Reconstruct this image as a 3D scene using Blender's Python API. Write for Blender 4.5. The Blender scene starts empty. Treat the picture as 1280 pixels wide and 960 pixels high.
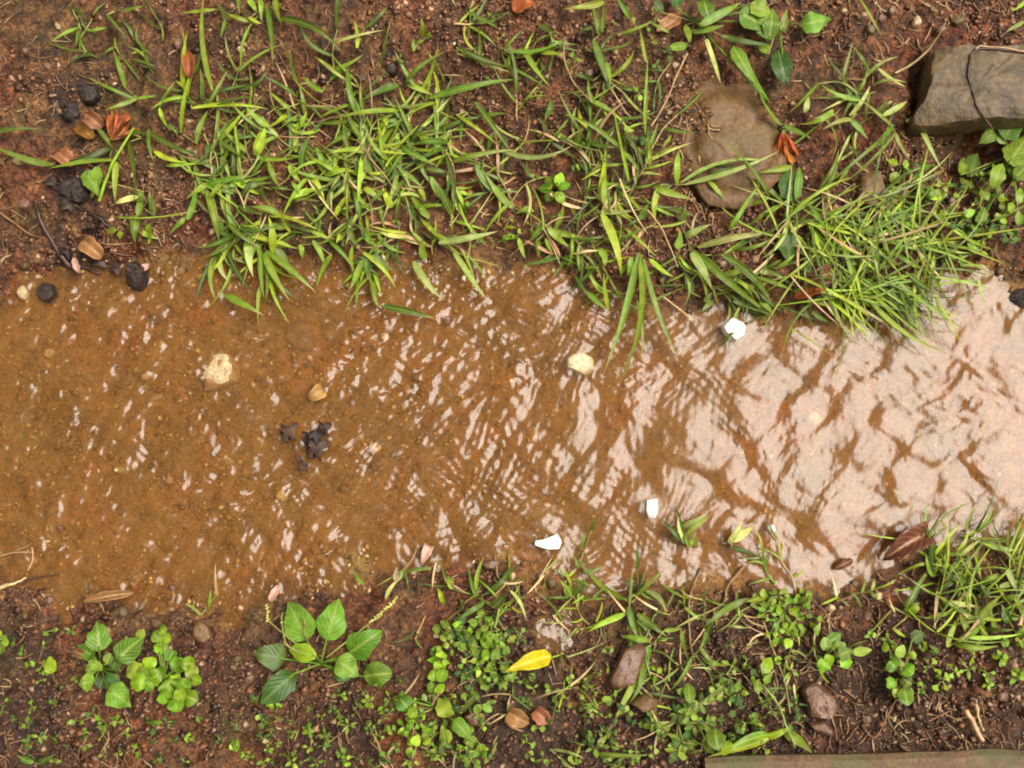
import bpy, math, random
import numpy as np
from mathutils import Vector, Matrix

scene = bpy.context.scene
COL = scene.collection
R = math.radians
random.seed(7)
RNG = np.random.RandomState(11)

# ------------------------------------------------------------------ camera
TILT = R(9.0)
DIST = 1.40
LENS = 36.0 * DIST / 1.28
cam_data = bpy.data.cameras.new('camera')
cam = bpy.data.objects.new('camera', cam_data)
COL.objects.link(cam)
cam_data.sensor_width = 36.0
cam_data.lens = LENS
cam_data.clip_start = 0.02
cam_data.clip_end = 500.0
CAM = Vector((0.0, -DIST * math.sin(TILT), DIST * math.cos(TILT)))
cam.location = CAM
cam.rotation_euler = (TILT, 0, 0)
scene.camera = cam

# ------------------------------------------------------------------ sky and the bright patch of thin cloud round the sun
SUN_EL, SUN_AZ = R(64.0), R(12.0)          # azimuth measured from +X towards +Y
sun_dir = Vector((math.cos(SUN_EL) * math.cos(SUN_AZ), math.cos(SUN_EL) * math.sin(SUN_AZ), math.sin(SUN_EL)))
world = bpy.data.worlds.new('World')
scene.world = world
world.use_nodes = True
wn = world.node_tree.nodes
wl = world.node_tree.links
wn.clear()
sky = wn.new('ShaderNodeTexSky')
sky.sky_type = 'NISHITA'
sky.sun_disc = False
sky.sun_elevation = SUN_EL
sky.sun_rotation = math.pi / 2 - SUN_AZ
sky.dust_density = 4.0
sky.air_density = 1.0
hs = wn.new('ShaderNodeHueSaturation')
hs.inputs['Saturation'].default_value = 0.12
wm = wn.new('ShaderNodeMix')
wm.data_type = 'RGBA'
wm.blend_type = 'MULTIPLY'
wm.inputs['Factor'].default_value = 1.0
wm.inputs[7].default_value = (1.0, 0.90, 0.76, 1)
bg = wn.new('ShaderNodeBackground')
bg.inputs['Strength'].default_value = 0.05
wo = wn.new('ShaderNodeOutputWorld')
wl.new(sky.outputs['Color'], hs.inputs['Color'])
wl.new(hs.outputs['Color'], wm.inputs[6])
wl.new(wm.outputs[2], bg.inputs['Color'])
wl.new(bg.outputs['Background'], wo.inputs['Surface'])

sun_data = bpy.data.lights.new('sun', 'SUN')
sun_data.energy = 1.5
sun_data.angle = R(35.0)
sun_data.color = (1.0, 0.945, 0.855)
sun = bpy.data.objects.new('sun', sun_data)
COL.objects.link(sun)
sun.location = sun_dir * 20
sun.rotation_euler = sun_dir.to_track_quat('Z', 'Y').to_euler()

scene.view_settings.view_transform = 'Standard'
scene.view_settings.look = 'None'
scene.view_settings.gamma = 1.0
scene.view_settings.exposure = 1.88
scene.cycles.filter_width = 1.9
scene.cycles.max_bounces = 8
scene.cycles.transparent_max_bounces = 12

# ------------------------------------------------------------------ helpers
CT, ST = math.cos(TILT), math.sin(TILT)
def at(px, py, z=0.0):
    """point of the place at height z that the photograph shows at pixel px, py (1280 x 960)"""
    u = (px - 640.0) / 1280.0 * 36.0 / LENS
    v = (480.0 - py) / 1280.0 * 36.0 / LENS
    dx, dy, dz = u, v * CT + ST, v * ST - CT
    k = (z - CAM.z) / dz
    return Vector((CAM.x + dx * k, CAM.y + dy * k, z))

def hash2(ix, iy, seed):
    h = (ix.astype(np.int64) * 374761393 + iy.astype(np.int64) * 668265263 + seed * 974711 + 1013904223) & 0xffffffff
    h = ((h ^ (h >> 13)) * 1274126177) & 0xffffffff
    h = ((h ^ (h >> 16)) * 2246822519) & 0xffffffff
    return ((h ^ (h >> 15)) & 0xffffff) / float(0xffffff)

def vnoise(x, y, seed=0):
    x = np.asarray(x, dtype=float); y = np.asarray(y, dtype=float)
    ix = np.floor(x); iy = np.floor(y)
    fx = x - ix; fy = y - iy
    fx = fx * fx * fx * (fx * (fx * 6 - 15) + 10)
    fy = fy * fy * fy * (fy * (fy * 6 - 15) + 10)
    a = hash2(ix, iy, seed); b = hash2(ix + 1, iy, seed)
    c = hash2(ix, iy + 1, seed); d = hash2(ix + 1, iy + 1, seed)
    return (a + (b - a) * fx) * (1 - fy) + (c + (d - c) * fx) * fy - 0.5

def fbm(x, y, seed, octs=4, lac=2.03, gain=0.5):
    s = 0; a = 1.0
    for o in range(octs):
        s = s + a * vnoise(np.asarray(x) * lac ** o + 17.3 * o, np.asarray(y) * lac ** o - 9.1 * o, seed + o)
        a *= gain
    return s

def sstep(a, b, x):
    t = np.clip((x - a) / (b - a), 0, 1)
    return t * t * (3 - 2 * t)

def make_mesh(name, verts, faces, uvs=None, smooth=True):
    me = bpy.data.meshes.new(name)
    me.from_pydata([tuple(v) for v in verts], [], faces)
    if smooth:
        me.polygons.foreach_set('use_smooth', [True] * len(me.polygons))
    if uvs is not None:
        layer = me.uv_layers.new(name='UVMap')
        idx = np.zeros(len(me.loops), dtype=np.int32)
        me.loops.foreach_get('vertex_index', idx)
        layer.data.foreach_set('uv', np.asarray(uvs, dtype=np.float32)[idx].ravel())
    me.update()
    return me

def link(name, me, mat=None, parent=None, loc=None):
    o = bpy.data.objects.new(name, me)
    COL.objects.link(o)
    if mat is not None and me is not None and not me.materials:
        me.materials.append(mat)
    if parent is not None:
        o.parent = parent
    if loc is not None:
        o.location = loc
    return o

def tag(o, label=None, cat=None, group=None, kind=None):
    if label: o['label'] = label
    if cat: o['category'] = cat
    if group: o['group'] = group
    if kind: o['kind'] = kind
    return o

def thing(name, loc, label, cat, group=None):
    return tag(link(name, None, loc=loc), label, cat, group)

# ------------------------------------------------------------------ materials
def new_mat(name):
    m = bpy.data.materials.new(name)
    m.use_nodes = True
    nt = m.node_tree
    nt.nodes.clear()
    out = nt.nodes.new('ShaderNodeOutputMaterial')
    return m, nt, out

def N(nt, kind, **kw):
    n = nt.nodes.new(kind)
    for k, v in kw.items():
        if k in n.inputs.keys():
            n.inputs[k].default_value = v
        else:
            setattr(n, k, v)
    return n

def rgb(c): return (c[0], c[1], c[2], 1.0)

def mixc(nt, a, b, fac, blend='MIX'):
    m = nt.nodes.new('ShaderNodeMix')
    m.data_type = 'RGBA'
    m.blend_type = blend
    for sock, v in ((6, a), (7, b), (0, fac)):
        if hasattr(v, 'links') or hasattr(v, 'is_linked'):
            nt.links.new(v, m.inputs[sock])
        elif sock == 0:
            m.inputs[0].default_value = v
        else:
            m.inputs[sock].default_value = rgb(v)
    return m.outputs[2]

def ramp(nt, src, stops):
    r = nt.nodes.new('ShaderNodeValToRGB')
    els = r.color_ramp.elements
    while len(els) < len(stops): els.new(0.5)
    for e, (p, c) in zip(els, stops):
        e.position = p
        e.color = rgb(c) if isinstance(c, (tuple, list)) else (c, c, c, 1)
    nt.links.new(src, r.inputs['Fac'])
    return r.outputs['Color']

def noise(nt, scale, detail=3.0, rough=0.55, coord=None, dist=0.0):
    n = nt.nodes.new('ShaderNodeTexNoise')
    n.inputs['Scale'].default_value = scale
    n.inputs['Detail'].default_value = detail
    n.inputs['Roughness'].default_value = rough
    n.inputs['Distortion'].default_value = dist
    if coord is not None:
        nt.links.new(coord, n.inputs['Vector'])
    return n.outputs['Fac']

def math_n(nt, op, a, b=None, clamp=False):
    m = nt.nodes.new('ShaderNodeMath')
    m.operation = op
    m.use_clamp = clamp
    for i, v in enumerate((a, b)):
        if v is None: continue
        if hasattr(v, 'is_linked'): nt.links.new(v, m.inputs[i])
        else: m.inputs[i].default_value = v
    return m.outputs[0]

def bump(nt, height, strength, dist, normal=None):
    b = nt.nodes.new('ShaderNodeBump')
    b.inputs['Strength'].default_value = strength
    b.inputs['Distance'].default_value = dist
    nt.links.new(height, b.inputs['Height'])
    if normal is not None: nt.links.new(normal, b.inputs['Normal'])
    return b.outputs['Normal']

def geo_pos(nt): return nt.nodes.new('ShaderNodeNewGeometry').outputs['Position']

def soil_material():
    m, nt, out = new_mat('soil')
    pos = geo_pos(nt)
    bed = N(nt, 'ShaderNodeAttribute', attribute_name='bed').outputs['Fac']
    big = noise(nt, 9.0, 4, 0.6, pos)
    mid = noise(nt, 55.0, 4, 0.65, pos, 0.4)
    fine = noise(nt, 260.0, 4, 0.7, pos)
    grit = noise(nt, 620.0, 2, 0.6, pos)
    base = ramp(nt, mid, [(0.32, (0.013, 0.005, 0.003)), (0.45, (0.060, 0.023, 0.008)), (0.58, (0.122, 0.050, 0.017)), (0.72, (0.225, 0.110, 0.044))])
    tone = ramp(nt, big, [(0.36, (1.15, 0.78, 0.66)), (0.50, (1.0, 0.95, 0.85)), (0.64, (0.85, 1.0, 0.80))])
    base = mixc(nt, base, tone, 1.0, 'MULTIPLY')
    g = ramp(nt, fine, [(0.36, 0.30), (0.5, 1.0), (0.66, 2.3)])
    base = mixc(nt, base, g, 0.95, 'MULTIPLY')
    moss = ramp(nt, noise(nt, 17.0, 5, 0.7, pos), [(0.54, 0.0), (0.68, 0.45)])
    base = mixc(nt, base, (0.055, 0.058, 0.012), moss)
    silt = ramp(nt, mid, [(0.28, (0.085, 0.040, 0.009)), (0.46, (0.175, 0.084, 0.018)), (0.62, (0.235, 0.118, 0.028)), (0.8, (0.34, 0.195, 0.065))])
    s2 = ramp(nt, fine, [(0.36, 0.6), (0.5, 1.0), (0.68, 1.45)])
    silt = mixc(nt, silt, s2, 0.9, 'MULTIPLY')
    s3 = ramp(nt, big, [(0.36, (0.70, 0.82, 0.70)), (0.5, (1, 1, 1)), (0.62, (1.15, 0.90, 0.75))])
    silt = mixc(nt, silt, s3, 1.0, 'MULTIPLY')
    humus = N(nt, 'ShaderNodeAttribute', attribute_name='humus').outputs['Fac']
    base = mixc(nt, base, mixc(nt, (0.020, 0.009, 0.006), g, 0.6, 'MULTIPLY'), humus)
    col = mixc(nt, base, silt, bed)
    p = N(nt, 'ShaderNodeBsdfPrincipled')
    nt.links.new(col, p.inputs['Base Color'])
    wet = N(nt, 'ShaderNodeAttribute', attribute_name='wet').outputs['Fac']
    rg = ramp(nt, mid, [(0.35, 0.36), (0.65, 0.66)])
    rg = mixc(nt, rg, (0.24, 0.24, 0.24), wet)
    nt.links.new(rg, p.inputs['Roughness'])
    p.inputs['Specular IOR Level'].default_value = 0.42
    n1 = bump(nt, mid, 0.8, 0.008)
    n2 = bump(nt, fine, 1.0, 0.0032, n1)
    n3 = bump(nt, grit, 0.8, 0.0012, n2)
    nt.links.new(n3, p.inputs['Normal'])
    nt.links.new(p.outputs[0], out.inputs['Surface'])
    return m

def water_material(ior=1.333):
    m, nt, out = new_mat('muddy_water')
    pos = geo_pos(nt)
    tr = N(nt, 'ShaderNodeBsdfTransparent', Color=(0.93, 0.80, 0.60, 1))
    silt = N(nt, 'ShaderNodeBsdfDiffuse', Color=(0.235, 0.115, 0.032, 1))
    cl = noise(nt, 14.0, 4, 0.6, pos)
    fac = ramp(nt, cl, [(0.35, 0.14), (0.65, 0.36)])
    mx = N(nt, 'ShaderNodeMixShader')
    nt.links.new(fac, mx.inputs[0]); nt.links.new(tr.outputs[0], mx.inputs[1]); nt.links.new(silt.outputs[0], mx.inputs[2])
    gl = N(nt, 'ShaderNodeBsdfGlossy', Roughness=0.165, Color=(1, 1, 1, 1))
    fr = N(nt, 'ShaderNodeFresnel', IOR=ior)
    mv = nt.nodes.new('ShaderNodeMapping')
    mv.inputs['Rotation'].default_value = (0, 0, R(38)); mv.inputs['Scale'].default_value = (1.0, 0.33, 1.0)
    nt.links.new(pos, mv.inputs['Vector'])
    cap = noise(nt, 170.0, 3, 0.5, mv.outputs[0], 0.6)
    nrm = bump(nt, cap, 0.18, 0.0012)
    nt.links.new(nrm, gl.inputs['Normal']); nt.links.new(nrm, fr.inputs['Normal'])
    mx2 = N(nt, 'ShaderNodeMixShader')
    nt.links.new(fr.outputs[0], mx2.inputs[0]); nt.links.new(mx.outputs[0], mx2.inputs[1]); nt.links.new(gl.outputs[0], mx2.inputs[2])
    nt.links.new(mx2.outputs[0], out.inputs['Surface'])
    return m

def leaf_material(name, c1, c2, rib=None, veins=0.0, rough=0.46, trans=0.30, spots=0.3, tip=None, dirt=0.55):
    """living or dead leaf: colour differs from leaf to leaf, pale midrib and veins along the leaf's own UV"""
    m, nt, out = new_mat(name)
    info = nt.nodes.new('ShaderNodeObjectInfo')
    uv = nt.nodes.new('ShaderNodeTexCoord').outputs['UV']
    sep = nt.nodes.new('ShaderNodeSeparateXYZ'); nt.links.new(uv, sep.inputs[0])
    pos = geo_pos(nt)
    col = mixc(nt, c1, c2, info.outputs['Random'])
    nz = noise(nt, 90.0, 3, 0.6, pos)
    hv = nt.nodes.new('ShaderNodeHueSaturation')
    nt.links.new(math_n(nt, 'ADD', 0.475, math_n(nt, 'MULTIPLY', math_n(nt, 'FRACT', math_n(nt, 'MULTIPLY', info.outputs['Random'], 7.31)), 0.05)), hv.inputs['Hue'])
    nt.links.new(math_n(nt, 'ADD', 0.62, math_n(nt, 'MULTIPLY', math_n(nt, 'FRACT', math_n(nt, 'MULTIPLY', info.outputs['Random'], 17.7)), 0.8)), hv.inputs['Value'])
    nt.links.new(col, hv.inputs['Color'])
    col = hv.outputs['Color']
    speck = ramp(nt, noise(nt, 380.0, 2, 0.5, pos), [(0.62, 0.0), (0.72, dirt)])
    col = mixc(nt, col, (0.09, 0.05, 0.025), speck)
    col = mixc(nt, col, ramp(nt, nz, [(0.3, 1 - spots), (0.7, 1 + spots)]), 1.0, 'MULTIPLY')
    dx = math_n(nt, 'ABSOLUTE', math_n(nt, 'SUBTRACT', sep.outputs[0], 0.5))
    if tip is not None:
        tp = ramp(nt, math_n(nt, 'ADD', sep.outputs[1], math_n(nt, 'MULTIPLY', math_n(nt, 'SUBTRACT', nz, 0.5), 0.8)), [(0.72, 0.0), (0.98, 1.0)])
        col = mixc(nt, col, tip, tp)
    hgt = nz
    if rib is not None:
        rf = ramp(nt, dx, [(0.02, 0.75), (0.09, 0.0)])
        col = mixc(nt, col, rib, rf)
    if veins > 0:
        ph = math_n(nt, 'SUBTRACT', math_n(nt, 'MULTIPLY', sep.outputs[1], 7.0), math_n(nt, 'MULTIPLY', dx, 5.0))
        saw = math_n(nt, 'ABSOLUTE', math_n(nt, 'SUBTRACT', math_n(nt, 'FRACT', ph), 0.5))
        vf = ramp(nt, saw, [(0.36, 0.0), (0.48, veins)])
        col = mixc(nt, col, rib or c2, vf)
        hgt = math_n(nt, 'ADD', nz, math_n(nt, 'MULTIPLY', saw, -1.2))
    p = N(nt, 'ShaderNodeBsdfPrincipled', Roughness=rough)
    p.inputs['Specular IOR Level'].default_value = 0.34
    nt.links.new(col, p.inputs['Base Color'])
    nb = bump(nt, hgt, 0.4, 0.0012)
    nt.links.new(nb, p.inputs['Normal'])
    tl = N(nt, 'ShaderNodeBsdfTranslucent')
    nt.links.new(mixc(nt, col, (1.1, 1.15, 0.5), 1.0, 'MULTIPLY'), tl.inputs['Color'])
    mx = N(nt, 'ShaderNodeMixShader'); mx.inputs[0].default_value = trans
    nt.links.new(p.outputs[0], mx.inputs[1]); nt.links.new(tl.outputs[0], mx.inputs[2])
    nt.links.new(mx.outputs[0], out.inputs['Surface'])
    return m

def rock_material(name, dark, lightc, scale=60.0, rough=0.55, stain=None, relief=0.003):
    m, nt, out = new_mat(name)
    pos = geo_pos(nt)
    a = noise(nt, scale, 5, 0.65, pos, 0.5)
    b = noise(nt, scale * 6, 3, 0.6, pos)
    col = ramp(nt, a, [(0.3, dark), (0.68, lightc)])
    col = mixc(nt, col, ramp(nt, b, [(0.35, 0.6), (0.65, 1.3)]), 0.8, 'MULTIPLY')
    if stain is not None:
        s = noise(nt, scale * 0.35, 3, 0.6, pos)
        col = mixc(nt, col, stain, ramp(nt, s, [(0.48, 0.0), (0.62, 0.75)]))
    p = N(nt, 'ShaderNodeBsdfPrincipled', Roughness=rough)
    nt.links.new(col, p.inputs['Base Color'])
    nb = bump(nt, a, 0.6, relief)
    nb = bump(nt, b, 0.5, relief * 0.3, nb)
    nt.links.new(nb, p.inputs['Normal'])
    nt.links.new(p.outputs[0], out.inputs['Surface'])
    return m

def tinted_material(name, rough=0.6, gain=1.0):
    m, nt, out = new_mat(name)
    c = N(nt, 'ShaderNodeAttribute', attribute_name='tint').outputs['Color']
    pos = geo_pos(nt)
    b = noise(nt, 420.0, 3, 0.6, pos)
    col = mixc(nt, c, ramp(nt, b, [(0.3, 0.6 * gain), (0.7, 1.35 * gain)]), 1.0, 'MULTIPLY')
    p = N(nt, 'ShaderNodeBsdfPrincipled', Roughness=rough)
    nt.links.new(col, p.inputs['Base Color'])
    nt.links.new(bump(nt, b, 0.5, 0.0008), p.inputs['Normal'])
    nt.links.new(p.outputs[0], out.inputs['Surface'])
    return m

M = {}
M['soil'] = soil_material()
M['water'] = water_material()
M['grass'] = leaf_material('grass_green', (0.092, 0.165, 0.011), (0.165, 0.245, 0.020), rib=(0.26, 0.33, 0.06), tip=(0.24, 0.20, 0.05))
M['grass_dark'] = leaf_material('grass_dark', (0.050, 0.092, 0.010), (0.095, 0.145, 0.014), rib=(0.15, 0.20, 0.035))
M['grass_bright'] = leaf_material('grass_bright', (0.175, 0.275, 0.010), (0.27, 0.35, 0.022), rib=(0.36, 0.43, 0.08))
M['grass_pale'] = leaf_material('grass_pale', (0.215, 0.275, 0.055), (0.32, 0.36, 0.10), rib=(0.40, 0.43, 0.16), tip=(0.40, 0.32, 0.14))
M['stem'] = leaf_material('grass_stem', (0.18, 0.22, 0.05), (0.28, 0.24, 0.08), trans=0.1)
M['straw'] = leaf_material('dry_straw', (0.30, 0.19, 0.09), (0.48, 0.34, 0.17), trans=0.15)
M['twig'] = leaf_material('brown_twig', (0.17, 0.085, 0.035), (0.27, 0.145, 0.06), trans=0.0, rough=0.5)
M['root'] = leaf_material('dark_root', (0.030, 0.018, 0.012), (0.05, 0.03, 0.018), trans=0.0, rough=0.4)
M['broad'] = leaf_material('broad_leaf', (0.080, 0.165, 0.011), (0.140, 0.235, 0.018), rib=(0.27, 0.35, 0.07), veins=0.35)
M['broad_dark'] = leaf_material('broad_leaf_dark', (0.034, 0.082, 0.013), (0.062, 0.120, 0.016), rib=(0.13, 0.20, 0.06), veins=0.35)
M['mint'] = leaf_material('crinkled_leaf', (0.075, 0.185, 0.012), (0.13, 0.25, 0.020), rib=(0.28, 0.40, 0.09), veins=0.55)
M['round'] = leaf_material('round_leaf', (0.15, 0.29, 0.009), (0.23, 0.37, 0.016), rib=(0.28, 0.42, 0.05), trans=0.35)
M['seedling'] = leaf_material('seedling_leaf', (0.105, 0.190, 0.014), (0.23, 0.31, 0.035), rib=(0.27, 0.36, 0.07), trans=0.3)
M['yellow'] = leaf_material('yellow_leaf', (0.56, 0.40, 0.010), (0.60, 0.44, 0.012), rib=(0.66, 0.54, 0.10), spots=0.15, tip=(0.5, 0.44, 0.02))
M['dead'] = leaf_material('dead_brown_leaf', (0.13, 0.055, 0.022), (0.24, 0.105, 0.04), rib=(0.35, 0.2, 0.1), veins=0.3, trans=0.12, rough=0.4)
M['rotten'] = leaf_material('rotten_leaf', (0.022, 0.012, 0.009), (0.055, 0.028, 0.016), trans=0.05, rough=0.6, spots=0.6)
M['rust'] = leaf_material('rust_leaf', (0.24, 0.075, 0.018), (0.36, 0.125, 0.025), trans=0.25)
M['petal'] = leaf_material('wilted_petal', (0.38, 0.075, 0.022), (0.50, 0.14, 0.045), trans=0.3)
M['pinkish'] = leaf_material('pink_chip', (0.38, 0.24, 0.17), (0.46, 0.30, 0.22), trans=0.0)
M['seed'] = leaf_material('plantain_seed', (0.24, 0.25, 0.05), (0.36, 0.33, 0.09), trans=0.0)
M['slab'] = rock_material('grey_slab', (0.018, 0.010, 0.004), (0.118, 0.074, 0.026), 24, 0.6, stain=(0.055, 0.038, 0.007), relief=0.009)
M['brownstone'] = rock_material('brown_stone', (0.060, 0.029, 0.008), (0.145, 0.074, 0.022), 30, 0.62, stain=(0.080, 0.052, 0.011), relief=0.006)
M['redstone'] = rock_material('red_stone', (0.065, 0.030, 0.018), (0.19, 0.10, 0.062), 55, 0.4, stain=(0.10, 0.05, 0.026), relief=0.006)
M['tanstone'] = rock_material('tan_stone', (0.26, 0.17, 0.08), (0.46, 0.35, 0.20), 60, 0.6)
M['cream'] = rock_material('cream_stone', (0.30, 0.22, 0.11), (0.52, 0.43, 0.26), 40, 0.5)
M['white'] = rock_material('white_chip', (0.52, 0.49, 0.42), (0.80, 0.79, 0.75), 50, 0.4, stain=(0.62, 0.55, 0.42), relief=0.0008)
M['char'] = rock_material('black_wet_lump', (0.006, 0.0045, 0.005), (0.038, 0.022, 0.016), 110, 0.36, relief=0.010)
M['board'] = rock_material('mossy_board', (0.050, 0.026, 0.011), (0.125, 0.066, 0.027), 40, 0.7, stain=(0.055, 0.058, 0.013), relief=0.004)
M['crumb'] = tinted_material('soil_crumb', 0.5)
M['grit'] = tinted_material('stream_grit', 0.45)

# ------------------------------------------------------------------ the ground: one sheet, the stream bed cut into it
UP = [(-700, 395), (0, 385), (60, 362), (130, 348), (250, 328), (330, 332), (420, 348), (520, 338), (600, 330), (680, 345), (725, 372), (800, 388), (900, 385), (960, 400), (1080, 408), (1150, 395), (1190, 362), (1240, 345), (1290, 372), (2000, 380)]
LO = [(-700, 690), (0, 700), (100, 722), (200, 734), (330, 738), (430, 726), (500, 706), (560, 694), (640, 694), (700, 710), (760, 718), (850, 722), (950, 712), (1000, 726), (1080, 708), (1130, 682), (1180, 668), (1290, 672), (2000, 680)]
UPW = np.array([at(*p)[:2] for p in UP]); LOW = np.array([at(*p)[:2] for p in LO])

def graded(lo, hi, step, far, growth=1.22):
    core = np.arange(lo, hi + step * 0.5, step)
    out = []
    s, p = step, hi
    while p < far:
        s *= growth; p += s; out.append(p)
    left = []
    s, p = step, lo
    while p > -far:
        s *= growth; p -= s; left.append(p)
    return np.array(left[::-1] + list(core) + out)

SLAB_C = at(1215, 110)
PUD = at(697, 790)
def ground_h(x, y):
    x = np.asarray(x, float); y = np.asarray(y, float)
    wob = 0.018 * vnoise(x * 14, y * 14, 3) + 0.010 * vnoise(x * 37, y * 37, 4)
    du = y - np.interp(x, UPW[:, 0], UPW[:, 1]) + wob
    dl = np.interp(x, LOW[:, 0], LOW[:, 1]) - y + wob
    d = np.maximum(du, dl)
    inside = -0.003 - 0.017 * sstep(0.0, 0.13, -d)
    rise_u = 0.020 * sstep(0.0, 0.05, d) + 0.030 * sstep(0.03, 0.35, d)
    rise_l = 0.014 * sstep(0.0, 0.05, d) + 0.045 * sstep(0.04, 0.24, d)
    outside = np.where(du > dl, rise_u, rise_l)
    h = np.where(d < 0, inside, -0.003 + outside)
    bank = sstep(-0.02, 0.04, d)
    near = np.exp(-(np.maximum(np.abs(x) - 0.9, 0) + np.maximum(np.abs(y) - 0.8, 0)) * 3)
    n = 0.020 * fbm(x * 11, y * 11, 21, 3) + 0.011 * fbm(x * 42, y * 42, 31, 3, gain=0.6)
    h = h + n * (0.25 + 0.75 * bank)
    h = h + near * (0.0085 * np.abs(fbm(x * 105, y * 105, 41, 2)) + 0.004 * np.abs(vnoise(x * 210, y * 210, 45))) * (0.4 + 0.6 * bank)
    # far land rises gently from the stream
    h = h + 0.02 * np.maximum(np.abs(y) - 0.9, 0)
    # the earth is worn away in front of the big slab and under the plants at the foot of the lower bank
    h = h - 0.035 * np.exp(-(((x - SLAB_C.x) / 0.10) ** 2 + ((y - SLAB_C.y + 0.085) / 0.035) ** 2))
    h = h - 0.030 * np.exp(-(((x - SLAB_C.x + 0.080) / 0.018) ** 2 + ((y - SLAB_C.y) / 0.05) ** 2))
    pd = np.hypot((x - PUD.x) / 0.034, (y - PUD.y) / 0.024) + 0.8 * vnoise(x * 60, y * 60, 77)
    h = np.where(pd < 1.5, h + (np.minimum(0.0195, 0.0195) + 0.006 * (pd - 1.0) - h) * sstep(1.5, 0.9, pd), h)
    return h

gx = graded(-0.84, 0.84, 0.0026, 12.0)
gy = graded(-0.70, 0.72, 0.0026, 12.0)
GX, GY = np.meshgrid(gx, gy)
GZ = ground_h(GX, GY)
def grid_mesh(name, X, Y, Z):
    ny, nx = X.shape
    me = bpy.data.meshes.new(name)
    nv = nx * ny
    me.vertices.add(nv)
    me.vertices.foreach_set('co', np.stack([X, Y, Z], -1).astype(np.float32).ravel())
    i = np.arange(nv).reshape(ny, nx)
    q = np.stack([i[:-1, :-1], i[:-1, 1:], i[1:, 1:], i[1:, :-1]], -1).reshape(-1, 4)
    me.loops.add(q.size)
    me.loops.foreach_set('vertex_index', q.ravel().astype(np.int32))
    me.polygons.add(len(q))
    me.polygons.foreach_set('loop_start', np.arange(0, q.size, 4, dtype=np.int32))
    me.polygons.foreach_set('use_smooth', np.ones(len(q), dtype=bool))
    me.update(calc_edges=True)
    return me
gme = grid_mesh('ground', GX, GY, GZ)
wobm = 0.05 * vnoise(GX * 20, GY * 20, 91)
dd = np.maximum(GY - np.interp(GX, UPW[:, 0], UPW[:, 1]), np.interp(GX, LOW[:, 0], LOW[:, 1]) - GY) + wobm
bed = 1 - sstep(-0.01, 0.035, dd)
hum = np.zeros_like(GX)                              # black rotting litter lies in the hollows at the upper left
for hx, hy, hr in ((95, 120, 34), (95, 235, 42), (85, 320, 40), (125, 275, 30), (165, 335, 22), (88, 150, 24)):
    hp = at(hx, hy, 0.02)
    hum = np.maximum(hum, 1 - sstep(0.35, 1.0, np.hypot(GX - hp.x, GY - hp.y) / (hr / 1000.0) + 0.9 * fbm(GX * 45, GY * 45, 95, 3)))
hum = np.maximum(hum, 0.85 * sstep(0.02, 0.10, np.interp(GX, LOW[:, 0], LOW[:, 1]) - GY) * sstep(-0.45, 0.10, fbm(GX * 9, GY * 9, 97, 3)))   # darker, more rotted earth on the lower bank
hat = gme.attributes.new('humus', 'FLOAT', 'POINT')
hat.data.foreach_set('value', (hum * 0.85).astype(np.float32).ravel())
wetv = gme.attributes.new('wet', 'FLOAT', 'POINT')
wetv.data.foreach_set('value', ((1 - sstep(0.0, 0.09, dd)) * 0.8).astype(np.float32).ravel())
attr = gme.attributes.new('bed', 'FLOAT', 'POINT')
attr.data.foreach_set('value', bed.astype(np.float32).ravel())
tag(link('ground', gme, M['soil']), 'reddish brown muddy soil banks with a silty stream bed between', kind='structure')

core_x0, core_y0, STEP = -0.84, -0.70, 0.0026
ix0 = int(np.argmin(np.abs(gx - core_x0))); iy0 = int(np.argmin(np.abs(gy - core_y0)))
def gh(x, y):
    fx = (x - core_x0) / STEP + ix0; fy = (y - core_y0) / STEP + iy0
    if fx < ix0 or fy < iy0 or x > 0.83 or y > 0.71:
        return float(ground_h(x, y))
    i, j = int(fx), int(fy); a, b = fx - i, fy - j
    z = GZ[j:j + 2, i:i + 2]
    return float((z[0, 0] * (1 - a) + z[0, 1] * a) * (1 - b) + (z[1, 0] * (1 - a) + z[1, 1] * a) * b)

def on_ground(px, py, clear=0.0, over_water=True):
    z = 0.0
    for _ in range(4):
        p = at(px, py, z)
        z = gh(p.x, p.y)
        if over_water: z = max(z, 0.0)
        z += clear
    return at(px, py, z)

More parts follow.
